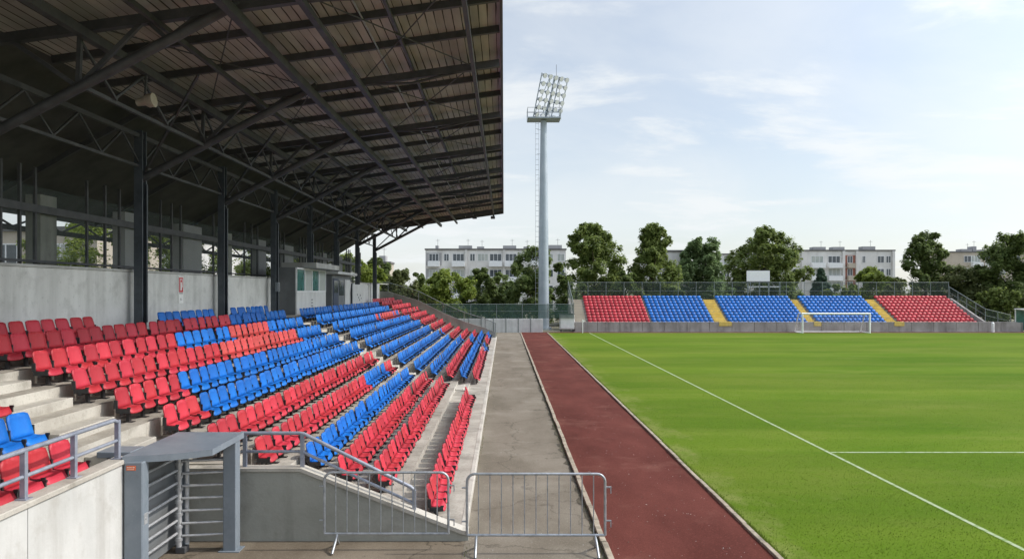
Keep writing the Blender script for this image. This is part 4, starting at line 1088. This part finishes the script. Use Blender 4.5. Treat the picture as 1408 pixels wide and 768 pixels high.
tree('broadleaf_tree','bright tree glimpsed through the first gap behind the wall',0,30,0,0,'light','round',2.5,70,80,x=-17.4,ztop=7.6,w=5.2)
tree('broadleaf_tree','darker tree glimpsed through the second gap behind the wall',0,36,0,0,'mid','round',2.5,70,80,x=-16.8,ztop=7.8,w=5.0,seed=3)
tree('broadleaf_tree','tree glimpsed past the third column behind the wall',0,46,0,0,'light','round',2.5,60,80,x=-16.5,ztop=8,w=5.4,seed=5)
tree('broadleaf_tree','tree glimpsed over the grey press box roof',0,56,0,0,'mid','round',2.0,60,80,x=-15.5,ztop=8.2,w=6,seed=6)
tree('broadleaf_tree','leafy tree glimpsed over the dark kiosk roof',0,64,0,0,'light','round',2.0,70,80,x=-14.0,ztop=7.8,w=6,seed=8)
# shrubs behind the open stand
def shrub(label, px, Y, ytop, wpx, kind, seed):
    e = tree('shrub', label, px, Y, ytop, wpx, kind, 'loose', .2, 45, 60, seed=seed, group='shrubs behind the fences'); e['category'] = 'shrub'
for i,(px,yt,w_,kd,lb) in enumerate(((780,374,66,'dark','dark shrub behind the fence beside the pale cabinet'),(988,378,50,'pale','pale shrub behind the fence near the scoreboard'),
      (1160,388,60,'mid','green shrub behind the fence right of the conifer'),(1236,380,60,'olive','olive shrub behind the fence under the open dark tree'),(1375,392,70,'mid','shrub low behind the shelter'),
      (702,385,60,'dark','dark shrub under the tree by the mast'),(862,368,62,'dark','dark shrub between the two tall trees'),(930,392,40,'dark','shrub under the grey end wall'),(1085,390,50,'dark','dark shrub beside the scoreboard frame'))):
    shrub(lb.replace(' right of','  past').replace('  ',' '), px, 87+i%3, yt, w_, kd, i)

# ------------------------------------------------------------------ light and sky
EL, AZ = R(43), R(1)                                  # sun over the pitch, a little ahead of the camera
to_sun = Vector((math.cos(EL)*math.cos(AZ), math.cos(EL)*math.sin(AZ), math.sin(EL)))
sd = bpy.data.lights.new('sun','SUN'); sd.energy = 2.4; sd.angle = R(.6); sd.color = (1,.945,.86)
so = bpy.data.objects.new('sun', sd); COL.objects.link(so); so.rotation_euler = to_sun.to_track_quat('Z','Y').to_euler(); so.location = (40,20,60)
wd = bpy.data.worlds.new('World'); sc.world = wd; wd.use_nodes = True
nt = wd.node_tree; N = nt.nodes.new; L = nt.links.new; bg = nt.nodes['Background']
sky = N('ShaderNodeTexSky'); sky.sky_type = 'NISHITA'; sky.sun_disc = False; sky.sun_elevation = EL; sky.sun_rotation = R(90)-AZ
sky.air_density = 1.0; sky.dust_density = 1.2; sky.ozone_density = 1.0
tc = N('ShaderNodeTexCoord'); sx = N('ShaderNodeSeparateXYZ'); L(tc.outputs['Generated'], sx.inputs[0])
def mth(op, a, bv=None):
    x = N('ShaderNodeMath'); x.operation = op
    for i, v in ((0, a), (1, bv)):
        if v is None: continue
        if hasattr(v, 'links'): L(v, x.inputs[i])
        else: x.inputs[i].default_value = v
    return x.outputs[0]
zz = mth('ADD', mth('MAXIMUM', sx.outputs[2], 0.0), .16)
cb = N('ShaderNodeCombineXYZ'); L(mth('DIVIDE', sx.outputs[0], zz), cb.inputs[0]); L(mth('DIVIDE', sx.outputs[1], zz), cb.inputs[1])
def cloud(scale, off, p0, p1, amt, dist=.4, det=9, sy=1.0):
    mp = N('ShaderNodeMapping'); mp.inputs['Location'].default_value = off; mp.inputs['Scale'].default_value = (1,sy,1); L(cb.outputs[0], mp.inputs['Vector'])
    n = N('ShaderNodeTexNoise'); n.inputs['Scale'].default_value = scale; n.inputs['Detail'].default_value = det; n.inputs['Roughness'].default_value = .58; n.inputs['Distortion'].default_value = dist
    L(mp.outputs[0], n.inputs['Vector'])
    mr = N('ShaderNodeMapRange'); mr.interpolation_type = 'SMOOTHSTEP'
    mr.inputs['From Min'].default_value = p0; mr.inputs['From Max'].default_value = p1; mr.inputs['To Max'].default_value = amt; L(n.outputs['Fac'], mr.inputs['Value']); return mr.outputs[0]
veil = cloud(.55, (3.1,1.7,0), .34, .66, .45, .6, 6)
puff = cloud(1.5, (.6,4.2,0), .49, .66, .8, .3, 10, 1.5)
low = N('ShaderNodeMapRange'); low.inputs['From Min'].default_value = .0; low.inputs['From Max'].default_value = .42; low.inputs['To Min'].default_value = .58; low.inputs['To Max'].default_value = .30; L(sx.outputs[2], low.inputs['Value'])
one = lambda a, c: mth('SUBTRACT', 1.0, mth('MULTIPLY', mth('SUBTRACT', 1.0, a), mth('SUBTRACT', 1.0, c)))
cov = one(one(low.outputs[0], veil), puff)
mx_ = N('ShaderNodeMix'); mx_.data_type = 'RGBA'; L(cov, mx_.inputs[0]); L(sky.outputs[0], mx_.inputs[6]); mx_.inputs[7].default_value = (5.75,5.98,6.1,1)
vd = N('ShaderNodeVectorMath'); vd.operation = 'DOT_PRODUCT'; L(tc.outputs['Generated'], vd.inputs[0]); vd.inputs[1].default_value = tuple(to_sun)
glow = mth('MULTIPLY', mth('POWER', mth('MAXIMUM', vd.outputs['Value'], 0.0), 4.5), 2.1)
up_r = N('ShaderNodeMapRange'); up_r.interpolation_type = 'SMOOTHSTEP'; up_r.inputs['From Min'].default_value = .38; up_r.inputs['From Max'].default_value = .9; up_r.inputs['To Max'].default_value = .8; L(sx.outputs[2], up_r.inputs['Value'])
gain = mth('ADD', mth('ADD', glow, up_r.outputs[0]), 1.0)
sc_ = N('ShaderNodeVectorMath'); sc_.operation = 'SCALE'; L(mx_.outputs[2], sc_.inputs[0]); L(gain, sc_.inputs['Scale'])
L(sc_.outputs['Vector'], bg.inputs['Color']); bg.inputs['Strength'].default_value = .118

# ------------------------------------------------------------------ camera and view
cd = bpy.data.cameras.new('camera'); cam = bpy.data.objects.new('camera', cd); COL.objects.link(cam)
cam.location = (0,0,H); cam.rotation_euler = (R(90),0,0)
cd.sensor_width = 36; cd.lens = 36*1000/1408; cd.shift_x = 11/1408; cd.shift_y = 15/1408; cd.clip_start = .1; cd.clip_end = 3000
sc.camera = cam
vs_ = sc.view_settings; vs_.view_transform = 'Standard'; vs_.look = 'None'; vs_.gamma = 1; vs_.use_curve_mapping = False; vs_.exposure = 0.42
sc.cycles.use_denoising = True
for o in bpy.data.objects:
    if '_w' in o: del o['_w']
